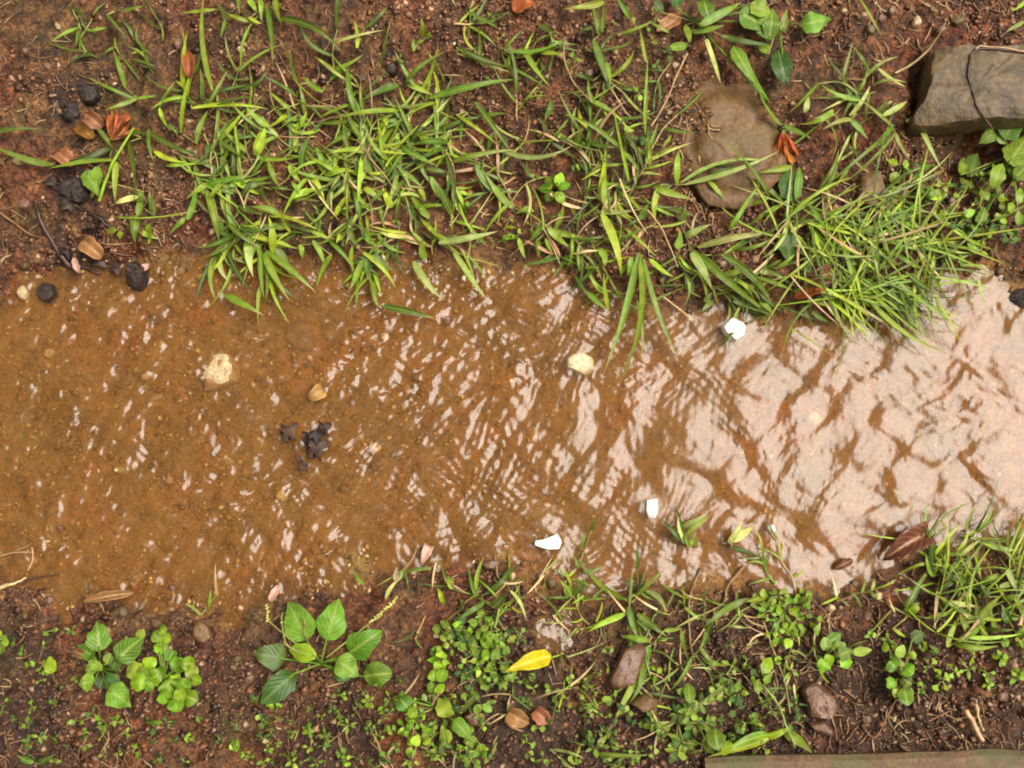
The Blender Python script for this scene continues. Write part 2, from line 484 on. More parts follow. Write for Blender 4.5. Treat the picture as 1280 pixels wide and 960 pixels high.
# ------------------------------------------------------------------ the water
wx = graded(-0.72, 0.72, 0.0016, 11.0)
wy = np.arange(-0.34, 0.2201, 0.0016)
WX, WY = np.meshgrid(wx, wy)
def ripples(x, y):
    qx = x + 0.050 * fbm(x * 5, y * 5, 51, 2) + 0.012 * vnoise(x * 22, y * 22, 53)
    qy = y + 0.050 * fbm(x * 5, y * 5, 61, 2) + 0.012 * vnoise(x * 22, y * 22, 63)
    rs = np.random.RandomState(5)
    def fam(n, ang, spread, l0, l1, slope, cover, patch=11.0, base=0.5, sharp=0.28):
        h = np.zeros_like(x)
        for k in range(n):
            a = R(ang + rs.uniform(-spread, spread))
            lam = math.exp(rs.uniform(math.log(l0), math.log(l1)))
            kk = 2 * math.pi / lam
            ph = rs.uniform(0, 6.28)
            env = np.clip(base + cover * vnoise(x * patch + 31 * k, y * patch - 17 * k, 200 + k + int(ang)), 0, 1.6)
            w = kk * (qx * math.cos(a) + qy * math.sin(a)) + ph
            h += env * slope * 1.41 / kk / math.sqrt(n) * (np.sin(w) + sharp * np.sin(2 * w + 1.2))
        return h
    riffle = sstep(0.26, -0.20, x)                      # the shallow upstream end runs faster and is choppier
    mid = np.exp(-((x - 0.02) / 0.30) ** 2)
    h = (fam(9, -32, 30, 0.050, 0.105, 0.080, 1.2) + fam(9, 42, 30, 0.050, 0.105, 0.100, 1.2))
    h += fam(12, -38, 28, 0.014, 0.034, 0.094, 2.3, 9.0) * (0.62 + 1.35 * riffle)
    h += fam(11, 38, 32, 0.014, 0.032, 0.082, 2.3, 9.0) * (0.62 + 0.90 * riffle)
    h += fam(10, -40, 26, 0.0062, 0.0140, 0.115, 3.4, 15.0, 0.05, 0.1) * (0.25 + 0.60 * riffle + 0.50 * mid)
    h += fam(9, 36, 34, 0.0062, 0.0140, 0.105, 3.4, 15.0, 0.05, 0.1) * (0.25 + 0.60 * riffle + 0.50 * mid)
    return h
near = np.exp(-np.maximum(np.abs(WX) - 0.8, 0) * 4)
wme = grid_mesh('water', WX, WY, ripples(WX, WY) * near)
tag(link('stream_water', wme, M['water']), 'shallow muddy brown stream water, rippled and mirroring the bright sky', kind='structure')

# ------------------------------------------------------------------ builders for stones, leaves and stems
def rock_mesh(name, outline, top, base, flat=0.86, rough=0.05, seed=0, na=48, tilt=(0, 0), cuts=9, soft=True):
    """closed stone from an outline of (x, y) points in metres about its middle; top and base are heights"""
    pts = [Vector(p) for p in outline]
    n = len(pts)
    ang = np.linspace(0, 2 * math.pi, na, endpoint=False)
    rad = []
    for a in ang:
        d = Vector((math.cos(a), math.sin(a))); best = 0.0
        for i in range(n):
            p, q = pts[i], pts[(i + 1) % n]
            e = q - p
            den = d.x * e.y - d.y * e.x
            if abs(den) < 1e-12: continue
            t = (p.x * e.y - p.y * e.x) / den
            s = (p.x * d.y - p.y * d.x) / den
            if t > 0 and -1e-6 <= s <= 1 + 1e-6: best = max(best, t)
        rad.append(best)
    rad = np.array(rad)
    if soft: rad = 0.25 * np.roll(rad, 1) + 0.5 * rad + 0.25 * np.roll(rad, -1)
    R0 = float(rad.mean())
    H = top - base
    prof = [(0.25, 1.0), (0.5, 0.995), (0.7, 0.985), (flat, 0.955), ((flat + 1) / 2, 0.88), (0.985, 0.72), (1.0, 0.45), (0.97, 0.0)]
    V = [(0, 0, top)]; F = []
    for (s, hh) in prof:
        for a, r in zip(ang, rad):
            x, y = math.cos(a) * r * s, math.sin(a) * r * s
            V.append((x, y, base + H * hh))
    V = np.array(V)
    k = 1.0 / R0
    nz = fbm(V[:, 0] * k * 2.2 + seed, V[:, 1] * k * 2.2 + V[:, 2] * k * 1.5, 300 + seed, 3, gain=0.6)
    V[:, 2] += nz * rough * R0 * 2 * (V[:, 2] > base + 0.2 * H) + tilt[0] * V[:, 0] + tilt[1] * V[:, 1]
    sc = 1 + rough * 1.2 * vnoise(V[:, 2] / max(H, 1e-4) * 3 + seed, np.arctan2(V[:, 1], V[:, 0]) * 4, 320 + seed)
    V[:, 0] *= sc; V[:, 1] *= sc
    rs = np.random.RandomState(900 + seed)
    mid = base + H * 0.45
    for _ in range(cuts):                                   # flat broken faces
        az = rs.uniform(0, 6.28); el = rs.uniform(0.15, 1.35)
        nv = np.array([math.cos(az) * math.cos(el), math.sin(az) * math.cos(el), math.sin(el)])
        rel = V - np.array([0, 0, mid])
        dv = rel @ nv
        lim = dv.max() * rs.uniform(0.80, 0.95)
        over = np.maximum(dv - lim, 0)
        V = V - over[:, None] * nv[None] * 0.9
    for i in range(na):
        F.append((0, 1 + i, 1 + (i + 1) % na))
    for r in range(len(prof) - 1):
        a0 = 1 + r * na; b0 = a0 + na
        for i in range(na):
            j = (i + 1) % na
            F.append((a0 + i, b0 + i, b0 + j, a0 + j))
    F.append(tuple(1 + (len(prof) - 1) * na + i for i in range(na))[::-1])
    me = make_mesh(name, V, F)
    if cuts: me.set_sharp_from_angle(angle=R(28))
    return me

def stone(name, outline_px, height, mat, label, cat, group=None, sink=0.006, flat=0.86, rough=0.05, seed=0, on_water=False, na=48, tilt=(0, 0), cuts=9, soft=True):
    cx = sum(p[0] for p in outline_px) / len(outline_px); cy = sum(p[1] for p in outline_px) / len(outline_px)
    c = on_ground(cx, cy, 0.0, over_water=False)
    z = c.z + height
    c = at(cx, cy, z); c.z = gh(c.x, c.y)
    ol = [(at(px, py, z).x - c.x, at(px, py, z).y - c.y) for px, py in outline_px]
    me = rock_mesh(name, ol, height, -sink, flat, rough, seed, na, tilt, cuts, soft)
    return tag(link(name, me, M[mat], loc=c), label, cat, group)

def blob(cx, cy, rx, ry, n=9, jit=0.18, rot=0.0):
    out = []
    for i in range(n):
        a = 2 * math.pi * i / n
        r = 1 + random.uniform(-jit, jit)
        x, y = rx * r * math.cos(a), ry * r * math.sin(a)
        out.append((cx + x * math.cos(rot) - y * math.sin(rot), cy + x * math.sin(rot) + y * math.cos(rot)))
    return out

PROFILES = {
    'blade': [(0, .40), (.08, .72), (.20, .96), (.34, .97), (.50, .84), (.65, .64), (.80, .40), (.92, .17), (1, .005)],
    'thin': [(0, .8), (.15, 1.0), (.35, 1.0), (.55, .9), (.75, .65), (.9, .35), (1, .03)],
    'oval': [(0, .06), (.06, .34), (.15, .66), (.28, .92), (.42, 1.0), (.58, .96), (.73, .77), (.86, .48), (.95, .22), (1, .02)],
    'ovate': [(0, .10), (.05, .52), (.13, .82), (.26, 1.0), (.42, .97), (.58, .80), (.74, .54), (.88, .27), (1, .01)],
    'round': [(0, .18), (.06, .50), (.16, .78), (.30, .96), (.48, 1.02), (.66, .95), (.82, .72), (.93, .44), (1, .12)],
    'spoon': [(0, .10), (.15, .12), (.35, .22), (.50, .55), (.64, .95), (.78, 1.0), (.90, .70), (.97, .32), (1, .03)],
    'fan': [(0, .12), (.15, .28), (.35, .52), (.60, .78), (.82, .95), (1, .86)],
}

def leaf_mesh(name, path, width, profile='blade', cols=3, fold=0.18, roll=0.0, cup=0.0, wavy=0.0, origin=None, seed=0):
    """leaf along a list of 3D points; rows follow the profile, columns fold along the midrib"""
    prof = PROFILES[profile]
    P = [Vector(p) for p in path]
    seg = [0.0]
    for a, b in zip(P, P[1:]): seg.append(seg[-1] + (b - a).length)
    L = max(seg[-1], 1e-5)
    def pos(t):
        s = t * L
        for i in range(len(P) - 1):
            if s <= seg[i + 1] or i == len(P) - 2:
                d = seg[i + 1] - seg[i]
                return P[i].lerp(P[i + 1], 0 if d < 1e-9 else (s - seg[i]) / d)
    V = []; UV = []
    half = (cols - 1) / 2
    for ti, (t, w) in enumerate(prof):
        p = pos(t)
        tan = (pos(min(1, t + 0.06)) - pos(max(0, t - 0.06)))
        if tan.length < 1e-7: tan = Vector((1, 0, 0))
        tan.normalize()
        side = tan.cross(Vector((0, 0, 1)))
        if side.length < 1e-4: side = Vector((1, 0, 0))
        side.normalize()
        up = side.cross(tan).normalized()
        rl = roll * math.sin(t * 2.6 + seed)
        side, up = side * math.cos(rl) + up * math.sin(rl), up * math.cos(rl) - side * math.sin(rl)
        for c in range(cols):
            u = (c - half) / half
            ww = width * 0.5 * w
            if wavy and abs(u) > 0.9: ww *= 1 + wavy * math.sin(ti * 2.4 + seed)
            zz = ww * (fold * abs(u) - cup * u * u) + (wavy * ww * 0.6 * math.sin(ti * 1.9 + u * 2 + seed) * abs(u))
            q = p + side * (u * ww) + up * zz
            V.append(q); UV.append((0.5 + u * 0.5, t))
    F = []
    for r in range(len(prof) - 1):
        for c in range(cols - 1):
            a = r * cols + c
            F.append((a, a + 1, a + cols + 1, a + cols))
    if origin is not None: V = [v - origin for v in V]
    return make_mesh(name, V, F, UV)

def tube_mesh(name, path, r0, r1=None, sides=5, origin=None):
    P = [Vector(p) for p in path]
    if r1 is None: r1 = r0
    V = []; F = []; UV = []
    for i, p in enumerate(P):
        tan = P[min(i + 1, len(P) - 1)] - P[max(i - 1, 0)]
        if tan.length < 1e-8: tan = Vector((1, 0, 0))
        tan.normalize()
        s = tan.cross(Vector((0.13, 0.07, 1)))
        if s.length < 1e-4: s = tan.cross(Vector((1, 0, 0)))
        s.normalize(); u = s.cross(tan)
        t = i / (len(P) - 1)
        r = r0 + (r1 - r0) * t
        for k in range(sides):
            a = 2 * math.pi * k / sides
            V.append(p + s * (r * math.cos(a)) + u * (r * math.sin(a))); UV.append((0.9, t))
    for i in range(len(P) - 1):
        for k in range(sides):
            a = i * sides + k; b = i * sides + (k + 1) % sides
            F.append((a, b, b + sides, a + sides))
    F.append(tuple(range(sides))[::-1]); F.append(tuple((len(P) - 1) * sides + k for k in range(sides)))
    if origin is not None: V = [v - origin for v in V]
    return make_mesh(name, V, F, UV)

def bez(a, b, c, t): return ((1 - t) ** 2 * a[0] + 2 * t * (1 - t) * b[0] + t * t * c[0], (1 - t) ** 2 * a[1] + 2 * t * (1 - t) * b[1] + t * t * c[1])

def leaf_path(x0, y0, x1, y1, bow=0.0, zb=0.012, arch=0.02, zt=0.006, n=7):
    """3D spine over the ground for a leaf seen from pixel (x0,y0) at its base to (x1,y1) at its tip"""
    mx, my = (x0 + x1) / 2 - (y1 - y0) * bow, (y0 + y1) / 2 + (x1 - x0) * bow
    out = []
    for i in range(n):
        t = i / (n - 1)
        px, py = bez((x0, y0), (mx, my), (x1, y1), t)
        c = zb * (1 - t) + zt * t + arch * 4 * t * (1 - t)
        out.append(on_ground(px, py, max(0.0025, c)))
    return out

def px_path(pts, clear=0.004, n_sub=4, over_water=True):
    """3D poly-line a little above the ground through pixel points (smoothed)"""
    P = []
    m = len(pts)
    for i in range(m - 1):
        p0 = pts[max(i - 1, 0)]; p1 = pts[i]; p2 = pts[i + 1]; p3 = pts[min(i + 2, m - 1)]
        for k in range(n_sub):
            t = k / n_sub
            f = lambda j: 0.5 * (2 * p1[j] + (p2[j] - p0[j]) * t + (2 * p0[j] - 5 * p1[j] + 4 * p2[j] - p3[j]) * t * t + (3 * p1[j] - p0[j] - 3 * p2[j] + p3[j]) * t ** 3)
            P.append((f(0), f(1), f(2) if len(p1) > 2 else clear))
    l = pts[-1]
    P.append((l[0], l[1], l[2] if len(l) > 2 else clear))
    return [on_ground(p[0], p[1], p[2], over_water) for p in P]

# things one can find in the picture, to say where the smaller ones stand
MARKS = [(130, 158, 'the withered orange leaf'), (90, 232, 'the big black lump'), (166, 342, 'the upright black lump'), (490, 82, 'the small shiny lump'), (694, 236, 'the rosette weed'), (905, 180, 'the sunken brown stone'), (978, 180, 'the wilted red flower'),
         (1160, 110, 'the grey slab'), (1240, 110, 'the grey slab'), (917, 410, 'the white angular chip'), (725, 452, 'the cream stone'), (868, 30, 'the spoon-leaved weed'), (1022, 350, 'the rusty dead leaf'), (270, 465, 'the tan stone'), (375, 418, 'the submerged brown stone'), (661, 830, 'the yellow fallen leaf'),
         (790, 840, 'the oblong reddish stone'), (1132, 684, 'the folded brown leaf'), (960, 950, 'the weathered board'), (1100, 945, 'the weathered board'), (1220, 945, 'the weathered board'), (402, 829, 'the plantain'), (128, 832, 'the crinkled weed'), (206, 848, 'the round-leaved weed'), (1126, 846, 'the yellow-green weed'), (1040, 818, 'the lobed weed'),
         (685, 678, 'the white wedge chip'), (740, 5, 'the yellow-green top leaf'), (237, 80, 'the narrow rusty leaf'), (57, 365, 'the round black pebble'), (28, 280, 'the orange-brown twig'), (1262, 195, 'the climbing weed'), (985, 245, 'the dark-leaved weed'), (552, 888, 'the triangular-leaved weed'), (860, 900, 'the ferny weed'), (815, 633, 'the upright white chip'), (137, 747, 'the curled dead leaf'),
         (533, 692, 'the pinkish flake'), (805, 880, 'the flat brown stone'), (1094, 915, 'the bent twig'), (1219, 905, 'the dry cane stub'), (395, 493, 'the tan leaf scrap'), (392, 552, 'the dark broken lump'), (1035, 882, 'the pinkish brown stone'), (800, 340, 'the drooping blades'), (1094, 232, 'the brown block stone'), (697, 790, 'the little puddle'), (548, 852, 'the three-leaved sprout')]
def beside(x, y, far='on open mud'):
    d, t = min((math.hypot(x - a, y - b), t) for a, b, t in MARKS)
    return ('beside ' + t) if d < 62 else (('not far from ' + t) if d < 125 else far)
NUM = ['no', 'one', 'two', 'three', 'four', 'five', 'six', 'seven', 'eight', 'nine', 'ten']

# ------------------------------------------------------------------ stones
stone('slab_stone', [(1166, 76), (1172, 56), (1204, 50), (1250, 54), (1330, 46), (1345, 110), (1330, 148), (1240, 146), (1190, 150), (1150, 152), (1144, 146), (1160, 118)], 0.042, 'slab',
      'large flat grey-brown stone slab with a worn straight front edge', 'stone', flat=0.95, rough=0.06, seed=3, na=96, cuts=3)
stone('sunken_stone', [(852, 112), (900, 92), (962, 104), (990, 150), (984, 214), (940, 262), (884, 258), (850, 190)], 0.0045, 'brownstone',
      'smooth brown stone half sunk in the mud of the upper bank', 'stone', flat=0.7, rough=0.05, seed=5, cuts=0)
stone('brown_block', [(1076, 214), (1104, 208), (1112, 240), (1096, 256), (1076, 250)], 0.018, 'brownstone',
      'small squarish brown stone in front of the slab among grass', 'stone', seed=6, rough=0.06)
stone('grey_pebble', [(1191, 17), (1206, 13), (1211, 24), (1200, 30), (1190, 25)], 0.010, 'slab',
      'small bluish grey pebble on the soil behind the slab', 'pebble', seed=7, rough=0.06, na=24)
stone('tan_stone', [(252, 446), (266, 438), (286, 442), (297, 458), (292, 474), (272, 484), (254, 488), (250, 468)], 0.021, 'tanstone',
      'rough tan stone lying in the brown water, one end whitish', 'stone', seed=8, rough=0.09)
stone('cream_stone', [(704, 443), (724, 437), (744, 446), (746, 458), (736, 470), (722, 464), (706, 458)], 0.0205, 'cream',
      'smooth cream coloured stone lying in the middle of the stream', 'stone', seed=9, rough=0.05)
stone('brown_stone', [(358, 398), (380, 396), (392, 416), (390, 436), (372, 440), (356, 424)], 0.010, 'brownstone',
      'brown stone under the water below the grassy bank', 'stone', seed=10)
stone('white_chip', [(903, 404), (915, 396), (934, 404), (931, 418), (921, 425), (908, 414)], 0.024, 'white',
      'white angular chip at the foot of the grassy bank', 'chip', seed=11, flat=0.95, rough=0.02, na=40, soft=False, cuts=2)
stone('white_chip', [(809, 625), (823, 622), (823, 640), (819, 648), (811, 648), (808, 638)], 0.024, 'white',
      'small upright white chip with a grey mark in the rippled water', 'chip', seed=12, flat=0.95, rough=0.02, na=40, soft=False, cuts=2)
stone('white_chip', [(668, 676), (680, 674), (697, 667), (703, 676), (700, 687), (684, 687), (668, 682)], 0.022, 'white',
      'white wedge shaped chip at the edge of the lower bank', 'chip', seed=13, flat=0.95, rough=0.02, na=40, soft=False, cuts=2)
stone('white_chip', [(960, 657), (968, 654), (971, 664), (965, 668)], 0.022, 'white',
      'tiny white chip in the bright water beyond the grass sprig', 'chip', seed=14, flat=0.9, na=20)
stone('pale_stone', [(1012, 516), (1024, 512), (1030, 524), (1020, 532), (1010, 528)], 0.014, 'cream',
      'pale round stone under the bright mirroring water', 'stone', seed=15, na=24)
stone('black_lump', [(92, 108), (104, 102), (118, 104), (122, 116), (112, 126), (98, 122)], 0.0120, 'char', 'black wet lump above the orange withered leaf', 'stone', seed=16, rough=0.22, cuts=16, flat=0.6)
stone('black_lump', [(78, 128), (94, 122), (98, 140), (88, 154), (78, 146)], 0.0084, 'char', 'dark purple-black lump touching the orange withered leaf', 'stone', seed=17, rough=0.22, cuts=16, flat=0.6)
stone('black_lump', [(66, 232), (84, 214), (104, 212), (110, 232), (100, 250), (80, 248)], 0.0132, 'char', 'big black wet lump in the hollow beside the grass', 'stone', seed=18, rough=0.22, cuts=16, flat=0.6)
stone('black_lump', [(152, 328), (164, 322), (176, 328), (179, 346), (170, 360), (156, 354)], 0.0260, 'char', 'upright black lump with a pale edge on the waterline', 'stone', seed=19, rough=0.22, cuts=16, flat=0.6)
stone('black_pebble', [(42, 358), (52, 351), (64, 354), (68, 366), (58, 377), (46, 372)], 0.022, 'char', 'round black pebble sitting in the edge of the water', 'pebble', seed=20, rough=0.04)
stone('dark_pebble', [(182, 392), (190, 388), (199, 396), (197, 404), (186, 404)], 0.012, 'char', 'dark pebble under water below the upright black lump', 'pebble', seed=21, na=24)
stone('black_lump', [(482, 76), (490, 72), (497, 80), (492, 90), (483, 88)], 0.0084, 'char', 'small shiny black lump among the sparse upper grass', 'stone', seed=22, na=28)
stone('dark_lump', [(374, 544), (392, 534), (402, 541), (413, 540), (410, 558), (396, 562), (388, 572), (372, 562)], 0.0260, 'char', 'dark broken lump breaking the stream surface', 'stone', seed=23, rough=0.22, cuts=16, flat=0.6)
stone('orange_pebble', [(18, 358), (28, 354), (33, 364), (30, 374), (21, 372)], 0.012, 'tanstone', 'orange-tan pebble next to the round black pebble', 'pebble', seed=24, na=24)
stone('white_pebble', [(140, 584), (147, 581), (153, 587), (149, 592), (142, 590)], 0.022, 'cream', 'tiny cream pebble in the brown shallows', 'pebble', seed=25, na=20)
stone('oblong_stone', [(762, 852), (780, 812), (800, 803), (812, 812), (798, 850), (782, 872), (764, 868)], 0.026, 'redstone', 'oblong reddish stone half buried in the lower bank', 'stone', seed=26, rough=0.06)
stone('flat_stone', [(786, 880), (806, 868), (824, 876), (822, 888), (804, 892)], 0.022, 'brownstone', 'flat brown stone overhanging a dark hollow on the lower bank', 'stone', seed=27)
stone('pinkish_stone', [(1008, 862), (1026, 854), (1044, 868), (1052, 888), (1040, 904), (1016, 898)], 0.026, 'redstone', 'pinkish brown stone in the cut face of the lower bank', 'stone', seed=28, rough=0.1)
stone('pinkish_stone', [(1012, 906), (1030, 902), (1044, 912), (1040, 922), (1022, 916)], 0.018, 'redstone', 'small pale pink stone below the pinkish brown one', 'stone', seed=29, rough=0.1)
stone('red_pebble', [(578, 896), (592, 890), (608, 892), (606, 904), (590, 910)], 0.016, 'redstone', 'glossy red-brown pebble among the seedlings', 'pebble', seed=30)
stone('brown_pebble', [(186, 776), (194, 772), (200, 778), (196, 786), (188, 786)], 0.013, 'brownstone', 'round brown pebble beside the round-leaved weed', 'pebble', seed=31, na=24)
stone('brown_stone', [(238, 782), (248, 774), (260, 784), (264, 798), (250, 806), (240, 800)], 0.012, 'brownstone', 'flat oval brown stone between the round-leaved weed and the plantain', 'stone', seed=32)
stone('red_stone', [(600, 703), (612, 699), (626, 702), (624, 711), (606, 713)], 0.014, 'redstone', 'rounded red stone on the lower shore between the pinkish flake and the white wedge chip', 'stone', seed=33)
stone('grey_pebble', [(23, 250), (32, 246), (38, 254), (30, 262), (22, 259)], 0.012, 'redstone', 'dull mauve pebble above the brown twig', 'pebble', seed=34, na=24)
stone('black_stone', [(1266, 364), (1276, 356), (1300, 358), (1300, 382), (1280, 384), (1264, 374)], 0.0084, 'char', 'black jagged stone on the upper shore where the bright water ends', 'stone', seed=35, rough=0.22, cuts=16, flat=0.6)

# loose pebbles one can pick out on both banks
peb_mats = ['tanstone', 'redstone', 'brownstone', 'slab', 'redstone']
PEB = [(1056, 12), (1104, 20), (1130, 34), (1090, 34), (1117, 10), (1148, 24), (1180, 34), (1166, 10), (600, 38), (560, 26), (18, 200), (24, 305), (44, 324), (28, 330), (60, 82), (70, 30), (30, 62), (150, 70), (200, 30),
       (220, 50), (300, 60), (340, 70), (420, 60), (452, 96), (738, 88), (770, 60), (748, 40), (1210, 338), (1252, 338), (1228, 320), (1190, 250), (736, 815), (704, 765), (730, 860), (560, 810), (545, 795), (530, 835), (490, 880),
       (460, 905), (350, 900), (330, 925), (60, 750), (30, 770), (150, 765), (215, 735), (300, 760), (310, 850), (290, 835), (295, 825), (1085, 900), (1120, 900), (1160, 880), (1180, 860), (1240, 850), (1255, 870), (1040, 760), (1062, 748),
       (1085, 770), (1070, 730), (1040, 738), (1100, 745), (1120, 740), (985, 745), (880, 830), (900, 800), (905, 830), (675, 720), (655, 705), (690, 730), (740, 740), (640, 720)]
for i, (x, y) in enumerate(PEB):
    upper = y < 400
    r = random.uniform(3.5, 7.0)
    stone('pebble', blob(x, y, r * random.uniform(0.9, 1.35), r, 8, 0.2, random.uniform(0, 3)), random.uniform(0.004, 0.009), peb_mats[i % 5],
          ['tan', 'dark red', 'dull brown', 'greyish', 'reddish'][i % 5] + (' tiny' if r < 5 else ' small') + ' pebble on the ' + ('upper' if upper else 'lower') + ' bank ' + beside(x, y, 'away from the plants'), 'pebble', 'loose pebbles on the ' + ('upper' if upper else 'lower') + ' bank', sink=0.004, flat=0.7, rough=0.1, seed=40 + i, na=16)
BEDP = [(60, 440), (110, 470), (40, 520), (150, 640), (210, 600), (300, 560), (330, 480), (240, 540), (180, 470), (90, 610), (310, 650), (440, 500), (480, 420), (430, 610), (520, 470), (560, 400), (200, 430), (25, 600), (120, 540), (270, 620), (350, 620), (600, 430), (330, 530), (75, 660), (470, 560)]
for i, (x, y) in enumerate(BEDP):
    r = random.uniform(4, 7.5)
    stone('pebble', blob(x, y, r * random.uniform(0.9, 1.35), r, 8, 0.2, random.uniform(0, 3)), random.uniform(0.005, 0.012), ['tanstone', 'brownstone', 'brownstone', 'redstone'][i % 4],
          ['tan', 'brown', 'dull brown', 'reddish'][i % 4] + (' tiny' if r < 5.5 else ' small') + ' pebble under the muddy water ' + beside(x, y, 'in midstream'), 'pebble', 'pebbles on the stream bed', sink=0.004, flat=0.7, rough=0.1, seed=140 + i, na=16)

# ------------------------------------------------------------------ the weathered board along the bottom
b0, b1 = at(884, 950, 0.075), at(1420, 936, 0.075)
def board():
    d = (b1 - b0); d.z = 0; L = d.length; d.normalize(); nrm = Vector((d.y, -d.x, 0))
    V = []; F = []
    n = 60
    w, t = 0.16, 0.03
    ring = [(0.0, -t), (-0.002, -0.004), (0.004, 0.0), (w * 0.3, 0.001), (w * 0.65, -0.001), (w, 0.0), (w, -t)]
    for i in range(n + 1):
        s = L * i / n
        for (o, z) in ring:
            j = 0.003 * float(vnoise(s * 25, o * 30, 400)) if o < 0.1 else 0
            e = 0.012 * float(vnoise(o * 40, 3.0, 405)) if i == 0 else 0
            p = b0 + d * (s + e) + nrm * (o + j)
            V.append((p.x - b0.x, p.y - b0.y, z + 0.0015 * float(vnoise(s * 40, o * 60, 402))))
    k = len(ring)
    for i in range(n):
        for c in range(k):
            a = i * k + c; b = i * k + (c + 1) % k
            F.append((a, b, b + k, a + k))
    F.append(tuple(range(k))[::-1]); F.append(tuple(n * k + c for c in range(k)))
    me = make_mesh('board', V, F, smooth=False)
    return tag(link('board', me, M['board'], loc=b0), 'weathered reddish brown board lying along the foot of the lower bank', 'board')
board()

# ------------------------------------------------------------------ loose crumbs of soil and grit (uncountable)
def scatter_mesh(name, pts, size, tints, squash=(0.45, 0.9)):
    """one mesh of little faceted lumps (octahedra with uneven corners)"""
    oc = np.array([(1, 0, 0), (0, 1, 0), (-1, 0, 0), (0, -1, 0), (0, 0, 1), (0, 0, -1)], float)
    fc = np.array([(0, 1, 4), (1, 2, 4), (2, 3, 4), (3, 0, 4), (1, 0, 5), (2, 1, 5), (3, 2, 5), (0, 3, 5)])
    n = len(pts); m = len(oc)
    V = np.repeat(oc[None], n, 0) * (1 + RNG.uniform(-0.35, 0.35, (n, m, 1))) + RNG.uniform(-0.3, 0.3, (n, m, 3))
    V[:, :, 0] *= RNG.uniform(0.7, 1.6, (n, 1)); V[:, :, 2] *= RNG.uniform(squash[0], squash[1], (n, 1))
    a = RNG.uniform(0, 6.28, (n, 1)); ca, sa = np.cos(a), np.sin(a)
    X = V[:, :, 0] * ca - V[:, :, 1] * sa; Y = V[:, :, 0] * sa + V[:, :, 1] * ca
    V = np.stack([X, Y, V[:, :, 2]], -1) * size[:, None, None] + pts[:, None, :]
    F = (fc[None] + (np.arange(n) * m)[:, None, None]).reshape(-1, 3)
    me = bpy.data.meshes.new(name)
    me.vertices.add(n * m); me.vertices.foreach_set('co', V.astype(np.float32).ravel())
    me.loops.add(F.size); me.loops.foreach_set('vertex_index', F.ravel().astype(np.int32))
    me.polygons.add(len(F)); me.polygons.foreach_set('loop_start', np.arange(0, F.size, 3, dtype=np.int32))
    me.polygons.foreach_set('use_smooth', np.ones(len(F), dtype=bool))
    me.update(calc_edges=True)
    at_ = me.attributes.new('tint', 'FLOAT_COLOR', 'POINT')
    t = np.repeat(np.concatenate([tints, np.ones((n, 1))], 1)[:, None, :], m, 1)
    at_.data.foreach_set('color', t.astype(np.float32).ravel())
    return me

def scatter(n, test, smin, smax):
    x = RNG.uniform(-0.80, 0.80, n); y = RNG.uniform(-0.64, 0.66, n)
    z = ground_h(x, y)
    k = test(x, y, z)
    x, y, z = x[k], y[k], z[k]
    s = smin * (smax / smin) ** (RNG.uniform(0, 1, len(x)) ** 2.6)
    return np.stack([x, y, z + s * 0.15], -1), s
PALC = np.array([(0.09, 0.037, 0.016), (0.135, 0.056, 0.024), (0.19, 0.092, 0.044), (0.29, 0.17, 0.095), (0.045, 0.019, 0.011), (0.38, 0.25, 0.15), (0.21, 0.080, 0.030)])
def tints(n, p, pal=PALC): return pal[RNG.choice(len(pal), n, p=p)] * RNG.uniform(0.75, 1.25, (n, 1))
pts, sz = scatter(150000, lambda x, y, z: (z > 0.004) & (1.3 * fbm(x * 8, y * 8, 70, 3) + RNG.uniform(-0.5, 0.5, len(x)) > 0.08), 0.0012, 0.0052)
ct = tints(len(pts), [.26, .22, .14, .08, .20, .02, .08])
ct[pts[:, 1] < -0.22] *= 0.72                           # the earth of the lower bank is darker
tag(link('soil_crumbs', scatter_mesh('soil_crumbs', pts, sz, ct), M['crumb']), 'loose reddish crumbs of wet soil strewn over both banks', 'soil', kind='stuff')
pts, sz = scatter(55000, lambda x, y, z: (z < 0.001) & (RNG.uniform(0, 1, len(x)) < 0.35 + 0.65 * (x < 0.1)), 0.0012, 0.0048)
PALB = np.array([(0.14, 0.070, 0.016), (0.20, 0.110, 0.028), (0.28, 0.17, 0.055), (0.42, 0.30, 0.14), (0.055, 0.034, 0.012), (0.5, 0.4, 0.24)])
tag(link('stream_grit', scatter_mesh('stream_grit', pts, sz, tints(len(pts), [.32, .30, .16, .06, .13, .03], PALB), (0.3, 0.6)), M['grit']), 'fine orange-brown grit and gravel covering the stream bed', 'grit', kind='stuff')

